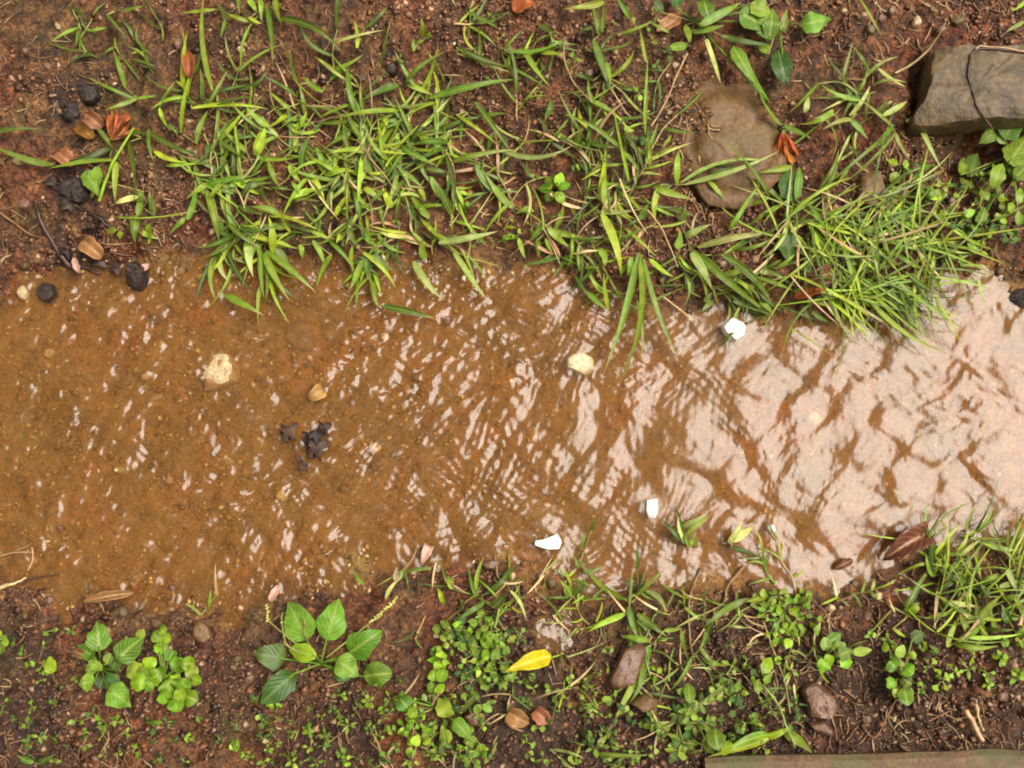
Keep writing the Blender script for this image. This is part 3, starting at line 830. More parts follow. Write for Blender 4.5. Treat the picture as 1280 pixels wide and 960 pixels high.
# ------------------------------------------------------------------ grass: leaves measured on the photograph (x4 enlargements), base -> tip, width, kind
K = 330.0 / 1267.0
LEAVES = {
 (0, 0): """375 135 245 205 22|385 140 365 215 38 d|340 30 410 90 25 d|430 145 515 130 25|595 50 685 30 25|510 70 600 170 30 d|600 420 545 250 35|655 480 440 380 20|655 475 510 525 28|665 470 745 460 25|640 285 735 315 22
1020 430 985 0 36|1030 45 860 65 25|1100 70 1250 110 30 b|1095 70 1060 180 32|1050 20 1080 150 28 d|1150 -30 1150 60 44|1190 -20 1235 60 36|970 510 960 340 40 d|1000 500 1085 350 20|870 635 912 370 36 b|900 435 845 390 25 b
765 515 835 400 28|765 520 805 610 28 b|800 600 850 650 25 d|920 520 1260 525 28 b|1000 510 1220 465 35 d|1050 440 1210 415 25 d|945 690 1000 535 40|1060 670 1165 540 36 b|1050 670 1170 760 30 d|720 640 960 750 40 d|740 725 880 775 35 b
800 795 960 785 26 b|715 620 740 770 30|540 770 260 805 42 b|540 710 310 780 46 d|470 620 540 710 35 d|560 780 555 960 42|620 680 640 950 46 d|470 800 440 940 80|620 640 695 640 36 d|-40 645 185 625 36 d|250 790 -20 700 45 d
1000 880 900 950 40|935 865 1010 960 36|1230 745 1267 620 60 b|990 890 1190 850 46|1080 870 1000 960 40|1110 860 1240 930 44 b|1120 930 1000 905 36|1200 880 1150 960 40 d""",
 (310, 0): """90 30 115 290 40|130 -10 160 110 46 b|150 90 430 245 46|0 85 60 110 30 b|60 0 65 100 36|0 0 40 60 40|240 400 205 250 36|355 440 270 370 42 b|235 465 80 370 25 d|395 385 485 310 36|515 540 485 310 40|525 230 510 110 20 b|640 330 680 120 16
560 135 660 40 20 d|795 245 795 185 30|840 175 830 95 42 b|760 390 930 260 36|1000 230 1267 345 28|1010 225 1240 320 26 d|1190 130 1050 50 36 d|720 410 550 485 50 d|760 400 890 460 36|870 470 1280 385 46|950 480 755 565 28 b|900 500 905 700 36
100 605 0 520 46 b|190 550 110 605 48 b|230 620 275 540 50 b|40 745 75 615 58 b|40 755 240 750 32 b|230 730 225 640 40 b|260 800 300 660 50|200 790 250 870 40 b|100 780 150 890 40|330 710 400 840 36|490 580 350 590 30|720 530 430 570 36
530 610 450 595 36|490 640 370 715 50|610 740 400 740 42 b|550 720 600 850 50|480 720 460 590 36|640 700 730 600 46|660 760 810 610 20 b|790 680 840 610 52 d|740 700 900 790 46|960 685 790 700 42|850 740 940 690 36|1030 560 1020 670 30
1000 550 1190 690 22 b|1120 560 1230 545 30|1090 490 1260 720 42|970 780 1270 725 36|1095 790 1225 950 56|1170 640 1150 740 30 d|620 640 660 560 30 b|600 620 570 560 26 b|690 720 720 650 30 d|480 820 610 860 40|380 840 500 825 40 b|420 900 560 880 36
560 900 640 960 40 b|700 820 830 900 44|860 810 980 830 36|640 840 770 790 36|760 860 700 950 36 d|880 850 940 960 44|300 840 360 950 36 b|330 905 225 945 36 b|100 900 220 915 24|60 890 90 960 40 d|0 900 110 880 36|820 900 850 960 36 b|460 860 400 940 30 d""",
 (630, 0): """480 10 300 40 46 y|450 160 430 40 42|470 150 475 20 30|600 90 540 -10 36|560 160 700 105 20|790 155 700 105 16|0 240 280 180 28|180 250 280 265 36 b|100 240 220 410 36|160 300 110 340 28|0 310 200 420 26|170 120 230 150 50 d|430 190 515 430 50 d
510 370 620 240 30 b|490 300 510 400 34|430 385 320 365 36 d|685 300 655 150 22|680 640 690 300 26|400 480 520 540 46|570 720 310 560 30|350 700 370 620 55|400 700 420 590 30 d|460 960 485 740 46 b|0 725 300 700 36 p|830 880 840 730 46|590 650 640 780 30 d
700 800 690 650 30 b|680 750 735 600 30|770 700 800 650 22 b|860 870 1267 790 40 p|870 885 1280 740 36 p|1270 940 1030 680 26|980 870 1050 950 42|570 730 640 820 30|600 870 530 540 18 b|430 500 400 420 28|200 560 220 480 36 d|190 640 170 560 30 d
1270 490 1190 330 24|450 130 360 150 30 d""",
 (950, 0): """470 -20 570 155 15|390 400 440 215 24 p|520 330 440 220 28|500 380 650 280 28 p|570 330 690 410 26 p|540 410 690 400 24 p|480 480 300 405 30|630 600 480 480 26|280 400 150 530 28|430 555 520 420 28 p|560 540 630 490 44 p|590 555 697 490 40 p
700 580 912 470 46 p|800 590 1028 488 50 p|760 600 860 790 44 p|640 600 480 740 34|430 570 510 660 40|440 575 310 620 40 p|350 530 200 590 40|220 540 235 470 40 p|100 600 0 430 36|120 600 240 660 36|290 900 370 730 34|150 800 0 830 42
650 640 710 750 20 p|740 890 870 820 28|1267 105 1180 155 30 p|1267 285 1180 320 24 s|650 350 880 100 12 s|1280 0 1210 50 26 y|640 620 280 920 22|650 640 420 860 18|370 790 300 920 26|430 700 480 740 22 d""",
 (0, 220): """720 100 740 190 36 d|660 100 560 130 40 p|660 190 685 70 50|735 190 720 80 46 p|655 190 650 310 60|560 260 520 270 50 b|580 270 575 300 50 b|715 230 710 320 60 b|680 270 760 300 44|900 210 935 40 46|890 200 810 285 36|990 70 1050 300 60|1035 380 1035 575 42
1085 210 1235 330 36|1200 290 1215 470 70|1080 570 1250 660 50|1250 370 1267 570 36|1060 400 1100 500 36 p|1120 400 1180 420 30 p|1000 130 1060 60 36|1100 50 1200 20 40|1150 140 1250 180 44 d|1130 250 1090 130 40""",
 (310, 220): """60 350 80 590 42|20 300 25 470 60 p|80 370 195 585 50|90 360 310 545 46|110 320 200 480 50 d|120 370 100 210 55 b|100 190 320 255 42 b|300 70 225 105 46 b|310 310 360 420 40 b|400 380 335 520 46 b|560 400 490 540 46|575 380 580 490 40
650 625 880 680 46|600 510 620 620 40|600 380 690 450 46 d|550 260 620 335 46|640 270 765 290 36 p|795 410 930 580 50 p|850 400 840 310 56|915 320 1175 270 50 p|990 370 1135 575 50 p|790 270 870 330 30|540 200 500 60 40|420 190 490 80 46 b|690 150 650 60 46 y
870 200 780 80 50|980 190 900 30 50|1267 150 1150 0 46|1267 290 1210 310 40|380 300 300 260 30 b|250 330 260 390 40|440 280 425 320 30 y|660 60 590 120 40|530 150 600 120 30|180 250 60 240 46|60 300 0 230 50 d|150 180 20 150 46|260 90 210 30 44|200 110 330 120 30
360 110 300 0 36 b|480 250 530 330 40 d|460 60 400 20 36|760 150 830 230 30 d|720 90 700 30 30 b|880 260 960 300 26""",
 (630, 220): """650 370 490 905 46|650 380 550 955 42|670 400 825 835 40|640 600 655 860 20|470 180 555 455 56 b|480 130 490 0 42 b|480 180 640 160 30 p|550 80 645 165 42 b|740 60 730 215 40 b|600 60 420 50 36|720 50 885 105 50|870 290 985 235 46 p|830 350 840 260 60
760 150 900 190 30 d|900 370 990 530 60 p|910 360 1270 655 46|950 380 1110 550 46|1050 380 1267 600 50|930 340 1270 285 50 p|1080 260 1215 60 36 b|1160 150 1267 110 30 b|1180 230 1267 160 26|700 400 800 475 50 b|180 240 130 310 40|210 250 310 340 46|240 260 370 290 40
200 300 230 360 30|155 310 165 385 50|65 300 0 300 46 b|70 300 100 390 36|0 250 60 250 36 b|250 250 280 150 40|130 150 60 180 30|500 640 480 480 30 b|400 560 490 640 40|340 480 400 570 36 d|460 350 480 430 50|390 440 450 440 40|560 470 600 400 30|700 470 760 430 30
610 390 600 480 40|900 560 870 470 60 d|960 600 1010 560 46 d|1000 600 950 650 36 d|1100 600 1200 640 36 d|1150 560 1230 500 40|1060 470 1150 450 46|850 230 870 150 46 d|690 170 600 230 40 d|520 560 570 570 36|480 560 420 480 36""",
 (950, 220): """0 30 130 150 36|130 230 10 385 28 p|100 140 0 190 25|110 190 240 100 30|150 180 420 20 22 b|240 240 360 480 30 y|220 220 480 290 30 b|240 140 360 250 36|380 280 470 600 40|350 540 385 490 20 p|470 500 570 380 14|600 340 610 470 14 y|560 510 650 480 22 p|600 320 770 285 20 p
630 350 800 450 30|640 490 960 720 26|470 520 860 820 40|480 520 800 790 30 b|450 400 430 740 24 b|560 600 510 700 22 p|480 280 840 0 22|700 240 920 220 26 p|760 260 910 20 22|830 170 950 255 22 p|1110 220 1290 130 25 d|960 430 1090 435 22 p|900 380 850 530 20|1050 490 1090 650 22 p
150 730 330 850 10|0 600 60 660 46|0 460 100 490 36 p|300 200 520 90 18|330 120 300 0 18|420 300 600 210 18 b|440 320 620 300 16|400 420 560 450 18|420 450 620 560 20|470 600 640 700 24|500 560 700 720 22 b|430 500 480 690 18 b|390 420 400 640 20 d|360 300 250 420 18 d|520 300 480 140 16
560 260 690 120 18 b|590 300 760 350 18|700 460 850 560 18|740 500 820 640 18 d|620 560 760 740 22|680 640 830 800 22 p|540 560 680 660 18 b|480 480 380 560 16|350 620 200 600 26 b|250 650 330 700 30 d|200 620 260 720 30 d|300 480 160 560 20 y|820 300 960 340 16|900 330 1050 360 18 b""",
 (0, 710): """40 80 -30 110 20 s|1000 200 1010 110 26|1040 120 1035 -10 14 s|965 225 895 175 18 p|780 740 700 740 26|140 800 130 850 20 d|160 930 90 900 40|190 940 260 900 40 d""",
 (310, 710): """720 60 770 -30 22 p|660 150 720 60 22 p|555 80 510 15 18|1090 130 1060 0 28|1100 110 1130 -40 30|1150 120 1267 0 40 d|1180 190 1240 130 60 d|1130 170 1010 250 34 d|940 170 910 100 36 b|980 100 960 40 44 b|710 60 715 0 40 s|1090 620 1010 690 40 d""",
 (630, 710): """580 150 400 0 40|600 180 620 0 26|630 150 680 0 24|640 130 760 20 34 d|620 240 590 300 34|600 190 640 330 40|640 220 770 320 46|640 250 700 330 30|690 350 570 330 40|680 380 690 450 50|690 450 540 720 54|670 470 600 640 36 d|640 340 600 360 40|770 300 850 290 30
850 300 880 430 30|900 430 800 580 26|960 440 1060 470 36|940 380 1000 450 30|1000 270 940 390 40|1160 150 970 280 44 d|1267 130 1160 160 44 b|680 110 770 210 40 p|580 220 420 300 46 y|320 120 270 60 30|330 130 380 50 30 d|325 140 320 70 24|300 130 290 90 20 d|430 150 480 100 18
220 870 370 910 24 p|450 890 690 895 28|520 960 610 890 28 d|280 920 330 960 22 p|1267 800 1080 870 60 b|1267 820 1000 900 44 b|700 600 860 620 16 d|30 110 100 240 22 p|0 60 30 0 40 d""",
 (950, 710): """0 810 130 770 60 b|120 790 240 880 64|700 200 820 0 44|690 210 760 170 50|760 180 700 230 50 b|830 40 800 -60 30|880 170 1050 190 36 p|800 240 950 210 30|980 330 1240 315 26 b|950 350 1100 200 46 b|960 340 1060 270 50 b|1000 320 960 200 44|1080 330 1040 180 46|1130 310 1100 190 44
900 380 960 240 36 y|930 360 1130 370 36|1050 250 1160 130 50|1160 150 1240 130 44|1190 160 1267 120 36|1220 140 1260 250 30|1180 0 1230 110 40 p|1200 260 1160 180 60|1230 330 1267 290 50|850 110 950 60 40 d|1010 90 900 40 46 d|1060 80 1140 30 44|920 50 860 0 40|1100 140 1060 70 44 d
640 290 700 330 26 y|1260 380 1240 340 50 b|1150 90 1267 60 36|1010 0 1000 -60 30 p|880 -60 840 40 40 b|960 -40 900 60 36|1040 -60 1060 40 36""",
 (630, 460): """860 840 830 680 34 d|870 840 840 720 30 p|890 860 860 760 30|860 760 970 700 40 p|880 800 980 720 36|850 830 770 740 36 d|900 850 920 800 26|930 860 900 800 26|1080 840 1140 740 40 p|1090 830 1190 760 52 p|1090 860 1230 910 36 d|640 960 640 860 22 d|370 870 390 790 22 d
420 780 440 720 28 d|360 960 330 900 26""",
 (950, 460): """1040 790 1115 670 26|990 780 1040 660 22 p|830 960 840 790 40 d|900 960 860 850 40|940 900 1000 790 30 b|1060 830 1240 870 40 p|960 900 1050 830 30 p|870 900 820 830 36""",
}
KIND = {'d': 'grass_dark', 'b': 'grass_bright', 'p': 'grass_pale', 'y': 'grass_bright', 's': 'straw', '': 'grass'}
traced = []
for (ox, oy), text in LEAVES.items():
    for item in text.replace('\n', '|').split('|'):
        f = item.split()
        if len(f) < 5: continue
        x0, y0, x1, y1, w = [float(v) * K for v in f[:5]]
        kind = f[5] if len(f) > 5 else ''
        traced.append((ox + x0, oy + y0, ox + x1, oy + y1, w, kind))

USED = set()
def grass_info(leaves):
    """name, label and group of a grass plant from its own look and from what it stands beside"""
    n = len(leaves)
    x = sum(l[0] for l in leaves) / n; y = sum(l[1] for l in leaves) / n
    L = sum(math.hypot(l[2] - l[0], l[3] - l[1]) for l in leaves) / n
    W = sum(l[4] for l in leaves) / n
    dx = sum(l[2] - l[0] for l in leaves) / n; dy = sum(l[3] - l[1] for l in leaves) / n
    ks = [l[5] for l in leaves]
    k = max(sorted(set(ks)), key=ks.count)
    colour = {'d': 'dark green', 'b': 'bright green', 'p': 'pale green', 'y': 'yellowish', 's': 'dry tan', '': 'green'}[k]
    width = 'thin-bladed' if W < 5 else ('broad-bladed' if W > 9 else '')
    size = 'short' if L < 34 else ('long' if L > 62 else '')
    m = math.hypot(dx, dy)
    water = dy > 0 if y < 530 else dy < 0
    lean = 'spreading' if m < 0.45 * L else ('leaning' if abs(dx) > 1.6 * abs(dy) else ('reaching towards the water' if water else 'reaching up the bank'))
    noun = 'tuft' if W < 5.2 else 'shoot'
    far = 'in the thick upper patch' if (220 < x < 620 and 90 < y < 340) else ('on the upper bank' if y < 530 else 'on the lower bank')
    where = beside(x, y, far)
    label = ' '.join(w for w in (colour, width, 'grass', noun, 'with', NUM[min(n, 10)], size, 'blade' if n == 1 else 'blades', lean, where) if w)
    words = label.split()
    if len(words) > 16: label = label.replace('not far from', 'near').replace(' towards the water', ' waterwards').replace(' with', '')
    if len(label.split()) > 16: label = label.replace('reaching up the bank', 'reaching upwards').replace(' green', '', 1)
    if label in USED:
        near2 = []
        for d, t in sorted((math.hypot(x - p, y - q), t) for p, q, t in MARKS):
            if t not in near2: near2.append(t)
        alt = ' '.join(w for w in (colour, 'grass', noun, 'with', NUM[min(n, 10)], size, 'blades between', near2[0], 'and', near2[1]) if w)
        if alt not in USED and len(alt.split()) <= 16: label, where = alt, 'between ' + near2[0] + ' and ' + near2[1]
    USED.add(label)
    return ('grass_' + noun, label, 'grass ' + where)

def add_leaf(root, o, leaf, hi=1.0):
    x0, y0, x1, y1, w, kind = leaf
    L = math.hypot(x1 - x0, y1 - y0) / 1000.0
    arch = L * random.uniform(0.05, 0.22) * hi
    bow = random.gauss(0, 0.11)
    x1, y1 = x0 + (x1 - x0) * 1.1, y0 + (y1 - y0) * 1.1
    path = leaf_path(x0, y0, x1, y1, bow, zb=random.uniform(0.008, 0.02) * hi, arch=arch, zt=random.uniform(0.004, 0.024) * hi)
    wm = w / 1000.0
    me = leaf_mesh('leaf', path, wm * (0.74 if w > 6 else 0.85), 'thin' if w < 5.5 else 'blade', fold=random.uniform(0.05, 0.6), roll=random.uniform(-0.7, 0.7), origin=o, seed=random.uniform(0, 6))
    link('leaf', me, M[KIND[kind]], parent=root)
    return path[0]

def grass_plant(leaves, name=None, info=None, hi=1.0):
    cx = sum(l[0] for l in leaves) / len(leaves); cy = sum(l[1] for l in leaves) / len(leaves)
    o = on_ground(cx, cy, 0.0, over_water=False)
    reg = info or grass_info(leaves)
    root = thing(reg[0], o, reg[1], 'grass', reg[2])
    for l in leaves:
        b = add_leaf(root, o, l, hi)
        d = (b - o); d2 = Vector((d.x, d.y, 0)).length
        if d2 > 0.006:
            n = 5; path = []
            for i in range(n):
                t = i / (n - 1)
                p = o.lerp(b, t)
                g = max(gh(p.x, p.y), 0.0 if o.z > 0 else -1)
                p.z = max(g + 0.001 + 0.006 * math.sin(math.pi * t), o.z * (1 - t) + b.z * t) if t < 1 else b.z
                if i == 0: p.z = o.z - 0.003
                path.append(p)
        else:
            path = [o - Vector((0, 0, 0.004)), o.lerp(b, 0.5) + Vector((0, 0, 0.001)), b]
        link('stem', tube_mesh('stem', path, random.uniform(0.0009, 0.0014), 0.0007, 4, o), M['stem'], parent=root)
    return root

# nearest measured leaves belong to one plant
left = list(traced)
while left:
    s = left.pop(0)
    grp = [s]
    cx, cy = s[0], s[1]
    cand = sorted(left, key=lambda l: (l[0] - cx) ** 2 + (l[1] - cy) ** 2)
    for l in cand[:6]:
        if math.hypot(l[0] - cx, l[1] - cy) < 30:
            grp.append(l); left.remove(l)
            if len(grp) >= 6: break
    grass_plant(grp)

# more shoots of the same grasses between the measured ones
def in_poly(x, y, poly):
    c = False; n = len(poly); j = n - 1
    for i in range(n):
        xi, yi = poly[i]; xj, yj = poly[j]
        if (yi > y) != (yj > y) and x < (xj - xi) * (y - yi) / (yj - yi) + xi: c = not c
        j = i
    return c
def runner_plant(x, y, a, L, nn, ln, wd, kinds, hi=1.0):
    """a creeping shoot: jointed stem along the ground, leaves set left and right at the joints, one at the end"""
    pts = [(x, y)]
    aa = a
    for k in range(nn):
        aa += R(random.uniform(-26, 26))
        pts.append((pts[-1][0] + L / nn * math.cos(aa), pts[-1][1] - L / nn * math.sin(aa)))
    lv = []; s = random.choice((-1, 1))
    for k in range(1, nn + 1):
        d = math.atan2(-(pts[k][1] - pts[k - 1][1]), pts[k][0] - pts[k - 1][0])
        b = d + s * R(random.uniform(22, 75)) if k < nn else d + R(random.uniform(-18, 18))
        q = random.uniform(*ln) * 1.3 * (0.75 + 0.4 * k / nn)
        lv.append((pts[k][0], pts[k][1], pts[k][0] + q * math.cos(b), pts[k][1] - q * math.sin(b), random.uniform(*wd), random.choice(kinds)))
        if random.random() < 0.35:
            b = d - s * R(random.uniform(25, 80)); q *= 0.7
            lv.append((pts[k][0], pts[k][1], pts[k][0] + q * math.cos(b), pts[k][1] - q * math.sin(b), random.uniform(*wd) * 0.8, random.choice(kinds)))
        s = -s
    reg = grass_info(lv)
    o = on_ground(x, y, 0.0, over_water=False)
    root = thing(reg[0], o, reg[1], 'grass', reg[2])
    zz = [0.0] + [random.uniform(0.004, 0.016) * hi for _ in range(nn)]
    path = px_path([(p[0], p[1], z) for p, z in zip(pts, zz)], n_sub=3)
    path[0] = path[0] - Vector((0, 0, 0.004))
    link('stem', tube_mesh('stem', path, random.uniform(0.0010, 0.0016), 0.0008, 5, o), M[random.choice(['stem', 'stem', 'grass', 'straw'])], parent=root)
    for i, l in enumerate(lv):
        x0, y0, x1, y1, w, kind = l
        k = min(range(len(pts)), key=lambda q: math.hypot(pts[q][0] - x0, pts[q][1] - y0))
        LL = math.hypot(x1 - x0, y1 - y0) / 1000.0
        lp = leaf_path(x0, y0, x1, y1, random.gauss(0, 0.17), zb=zz[k], arch=LL * random.uniform(0.04, 0.22) * hi, zt=random.uniform(0.003, 0.022) * hi)
        link('leaf', leaf_mesh('leaf', lp, w * 0.70 / 1000.0, 'thin' if w < 4.5 else 'blade', fold=random.uniform(0.05, 0.6), roll=random.uniform(-0.7, 0.7), origin=o, seed=random.uniform(0, 6)), M[KIND[kind]], parent=root)
def spots_in(poly, count, mind):
    xs = [p[0] for p in poly]; ys = [p[1] for p in poly]
    done = []; tries = 0
    while len(done) < count and tries < 5000:
        tries += 1
        x, y = random.uniform(min(xs), max(xs)), random.uniform(min(ys), max(ys))
        if in_poly(x, y, poly) and not any(math.hypot(x - a, y - b) < mind for a, b in done): done.append((x, y))
    return done
def creep(poly, count, nn, L, ln, wd, kinds, ang=None, hi=1.0, mind=9):
    for x, y in spots_in(poly, count, mind):
        a = R(random.uniform(0, 360)) if ang is None else R(random.gauss(*ang))
        runner_plant(x, y, a, random.uniform(*L), random.randint(*nn), ln, wd, kinds, hi)
def fill(poly, count, nl, ln, wd, kinds, ang=None, hi=1.0, mind=9):
    for x, y in spots_in(poly, count, mind):
        a0 = random.uniform(0, 360); lv = []; n = random.randint(*nl)
        for k in range(n):
            a = R(a0 + 360 * k / n + random.uniform(-40, 40)) if ang is None else R(random.gauss(ang[0], ang[1]))
            q = random.uniform(*ln) * random.choice((0.55, 0.8, 1, 1))
            bx, by = x + random.uniform(-7, 7), y + random.uniform(-7, 7)
            lv.append((bx, by, bx + q * math.cos(a), by - q * math.sin(a), random.uniform(*wd), random.choice(kinds)))
        grass_plant(lv, hi=hi)
creep([(235, 125), (330, 100), (550, 105), (600, 200), (570, 270), (480, 285), (330, 310), (270, 290), (190, 215)], 28, (3, 4), (35, 80), (26, 58), (5.0, 9.5), ['', '', 'b', 'd', 'd', 'p'], hi=0.9, mind=15)
creep([(390, 150), (560, 150), (570, 250), (430, 270)], 18, (3, 4), (25, 60), (24, 52), (4.5, 9), ['', 'b', 'b', 'd', 'p'], hi=1.0, mind=13)
creep([(250, 230), (330, 250), (350, 310), (280, 320)], 6, (3, 4), (30, 55), (30, 60), (6, 11), ['', 'd', 'b'], (-80, 35), hi=0.8, mind=12)
creep([(350, 270), (560, 270), (600, 320), (430, 330)], 12, (2, 3), (18, 40), (18, 40), (4.5, 8), ['', 'b', 'd', 's'], hi=0.6, mind=12)
creep([(600, 110), (850, 140), (880, 260), (930, 350), (800, 360), (700, 330), (640, 280)], 22, (3, 4), (30, 75), (22, 52), (4, 8), ['', '', 'b', 'd', 'd', 's'], hi=0.8, mind=15)
creep([(480, 30), (700, 20), (850, 40), (850, 110), (620, 120), (520, 110)], 9, (2, 4), (25, 60), (20, 42), (3.5, 6.5), ['d', '', 'b', 'd'], hi=0.6, mind=18)
fill([(960, 250), (1060, 230), (1200, 260), (1190, 330), (1140, 370), (1000, 370)], 24, (4, 7), (50, 105), (2.2, 4.2), ['', 'b', 'b', 'd', 'd', 'p', 's'], (-40, 70), hi=1.1)
fill([(1040, 330), (1110, 330), (1130, 370), (1060, 380)], 8, (4, 6), (50, 90), (2.2, 4), ['', 'b', 'd', 'p'], (-50, 24), hi=0.9, mind=8)
creep([(860, 300), (960, 290), (980, 380), (880, 370)], 9, (2, 4), (25, 50), (22, 50), (4, 8), ['', 'd', 'p'], (-40, 40), hi=0.8, mind=12)
fill([(1160, 690), (1285, 690), (1285, 800), (1190, 805)], 8, (3, 6), (26, 66), (2.6, 5.5), ['', 'b', 'b', 'd', 's'], hi=0.9)
creep([(60, 20), (200, 20), (240, 120), (100, 80)], 6, (2, 3), (18, 36), (16, 36), (3.5, 6), ['d', '', 'd'], hi=0.5, mind=20)
creep([(1010, 120), (1110, 90), (1120, 170), (1040, 190)], 7, (2, 3), (20, 45), (20, 40), (4, 7), ['', 'p', 'd'], hi=0.8, mind=12)
fill([(700, 720), (860, 720), (860, 800), (740, 790)], 8, (3, 5), (14, 38), (2, 4), ['', 'd', 'b'], hi=0.6)

fill([(210, 110), (560, 90), (700, 150), (860, 160), (900, 340), (720, 320), (480, 280), (280, 300)], 24, (3, 5), (26, 74), (1.6, 3.4), ['', 'b', 's', 's', 'p', 'd'], hi=0.9, mind=18)
creep([(640, 180), (860, 190), (880, 330), (740, 340), (640, 290)], 8, (3, 4), (30, 60), (22, 50), (4, 8), ['', 'b', 'd', 'p'], hi=0.8, mind=13)
fill([(980, 260), (1180, 270), (1150, 370), (1020, 370)], 15, (5, 7), (60, 110), (2, 4), ['', 'b', 'b', 'p', 'd'], (-45, 40), hi=1.0, mind=14)
fill([(690, 730), (1150, 730), (1150, 800), (900, 860), (700, 830)], 15, (3, 6), (16, 48), (1.6, 3.4), ['', 'd', 'b', 's', 'p'], hi=0.7, mind=20)
fill([(480, 700), (680, 710), (680, 790), (500, 800)], 12, (3, 5), (16, 44), (1.6, 3.4), ['d', '', 'b', 's'], hi=0.7, mind=16)
fill([(480, 860), (1000, 850), (1000, 930), (480, 955)], 22, (2, 5), (14, 44), (1.5, 3.2), ['d', '', 'b', 's', 's'], hi=0.7, mind=22)
fill([(1140, 660), (1285, 680), (1285, 780), (1160, 790)], 14, (5, 7), (34, 84), (1.8, 3.6), ['', 'b', 'b', 'd'], (60, 50), hi=1.0, mind=11)
creep([(700, 720), (1130, 730), (1120, 790), (720, 800)], 8, (3, 4), (30, 80), (14, 32), (3.5, 6.5), ['', 'd', 'b', 'p'], hi=0.6, mind=24)
# ------------------------------------------------------------------ broad-leaved weeds
def weed(name, cx, cy, leaves, label, cat='weed', group=None, stems=True, cz=0.006, part='leaf'):
    """leaves: (base x, base y, tip x, tip y, width, profile, material, height)"""
    o = on_ground(cx, cy, 0.0, over_water=False)
    root = thing(name, o, label, cat, group)
    c = o + Vector((0, 0, cz))
    for l in leaves:
        x0, y0, x1, y1, w, prof, mat = l[:7]
        hz = l[7] if len(l) > 7 else random.uniform(0.006, 0.022)
        L = math.hypot(x1 - x0, y1 - y0) / 1000.0
        path = leaf_path(x0, y0, x1, y1, random.uniform(-0.06, 0.06), zb=hz, arch=L * random.uniform(0.06, 0.16), zt=hz * random.uniform(0.4, 1.1) + 0.002)
        big = w > 14
        me = leaf_mesh(part, path, w / 1000.0, prof, cols=5 if big else 3, fold=random.uniform(0.1, 0.35), roll=random.uniform(-0.3, 0.3), cup=random.uniform(0, 0.3), wavy=0.10 if big else 0.04, origin=o, seed=random.uniform(0, 6))
        link(part, me, M[mat], parent=root)
        if stems:
            b = path[0]
            mid = c.lerp(b, 0.5); mid.z = max(mid.z, gh(mid.x, mid.y) + 0.004)
            link('stalk', tube_mesh('stalk', [c - Vector((0, 0, cz + 0.003)), c, mid, b, path[1]], 0.0015 if big else 0.0008, 0.0009 if big else 0.0005, 5, o), M['stem' if not big else 'broad'], parent=root)
    return root, o

# the plantain on the lower bank
pl, o = weed('plantain', 402, 829, [(383, 800, 360, 752, 39, 'ovate', 'broad', .016), (408, 800, 424, 748, 35, 'ovate', 'broad', .02), (356, 824, 316, 817, 31, 'ovate', 'broad_dark', .008), (396, 821, 361, 812, 22, 'oval', 'round', .026),
     (368, 842, 326, 880, 30, 'oval', 'broad_dark', .012), (437, 816, 478, 788, 34, 'ovate', 'broad', .014), (421, 825, 448, 846, 30, 'ovate', 'broad', .024), (455, 846, 490, 842, 29, 'round', 'broad', .010), (418, 838, 436, 850, 16, 'oval', 'broad_dark', .008)],
     'plantain weed with broad rounded leaves spread in a rosette and a leaning seed spike', 'plantain')
sp = px_path([(408, 822, .008), (438, 798, .022), (470, 772, .03), (497, 747, .034)], n_sub=4)
st = link('seed_spike', tube_mesh('seed_spike', sp, 0.0011, 0.0007, 5, o), M['stem'], parent=pl)
def beads(path, n, r, origin):
    P = np.array([tuple(path[int(i * (len(path) - 1) / max(1, n - 1))]) for i in range(n)])
    V = []; F = []
    for i in range(n):
        t = i / max(1, n - 1) * (len(path) - 1); k = min(int(t), len(path) - 2)
        p = path[k].lerp(path[k + 1], t - k) + Vector((random.uniform(-1, 1), random.uniform(-1, 1), random.uniform(-.5, 1))) * r * 0.9
        b = len(V); q = p - origin
        for d in ((1, 0, 0), (0, 1, 0), (-1, 0, 0), (0, -1, 0), (0, 0, 1), (0, 0, -1)):
            V.append(q + Vector(d) * r * random.uniform(0.8, 1.2))
        for f in ((0, 1, 4), (1, 2, 4), (2, 3, 4), (3, 0, 4), (1, 0, 5), (2, 1, 5), (3, 2, 5), (0, 3, 5)): F.append(tuple(b + j for j in f))
    return make_mesh('seeds', V, F)
link('seeds', beads(sp[7:], 34, 0.0018, o), M['seed'], parent=st)
for pts in ([(352, 768), (353, 786), (357, 806)], [(380, 774), (381, 782), (379, 791)], [(333, 757), (335, 766), (334, 775)]):
    s2 = px_path([(p[0], p[1], .026) for p in pts], n_sub=3)
    k = link('seed_spike', tube_mesh('seed_spike', [o - Vector((0, 0, 0.002)), o.lerp(s2[-1], 0.6) + Vector((0, 0, .006))] + s2[::-1], 0.0009, 0.0006, 4, o), M['stem'], parent=pl)
    link('seeds', beads(s2, 16, 0.0015, o), M['seed'], parent=k)

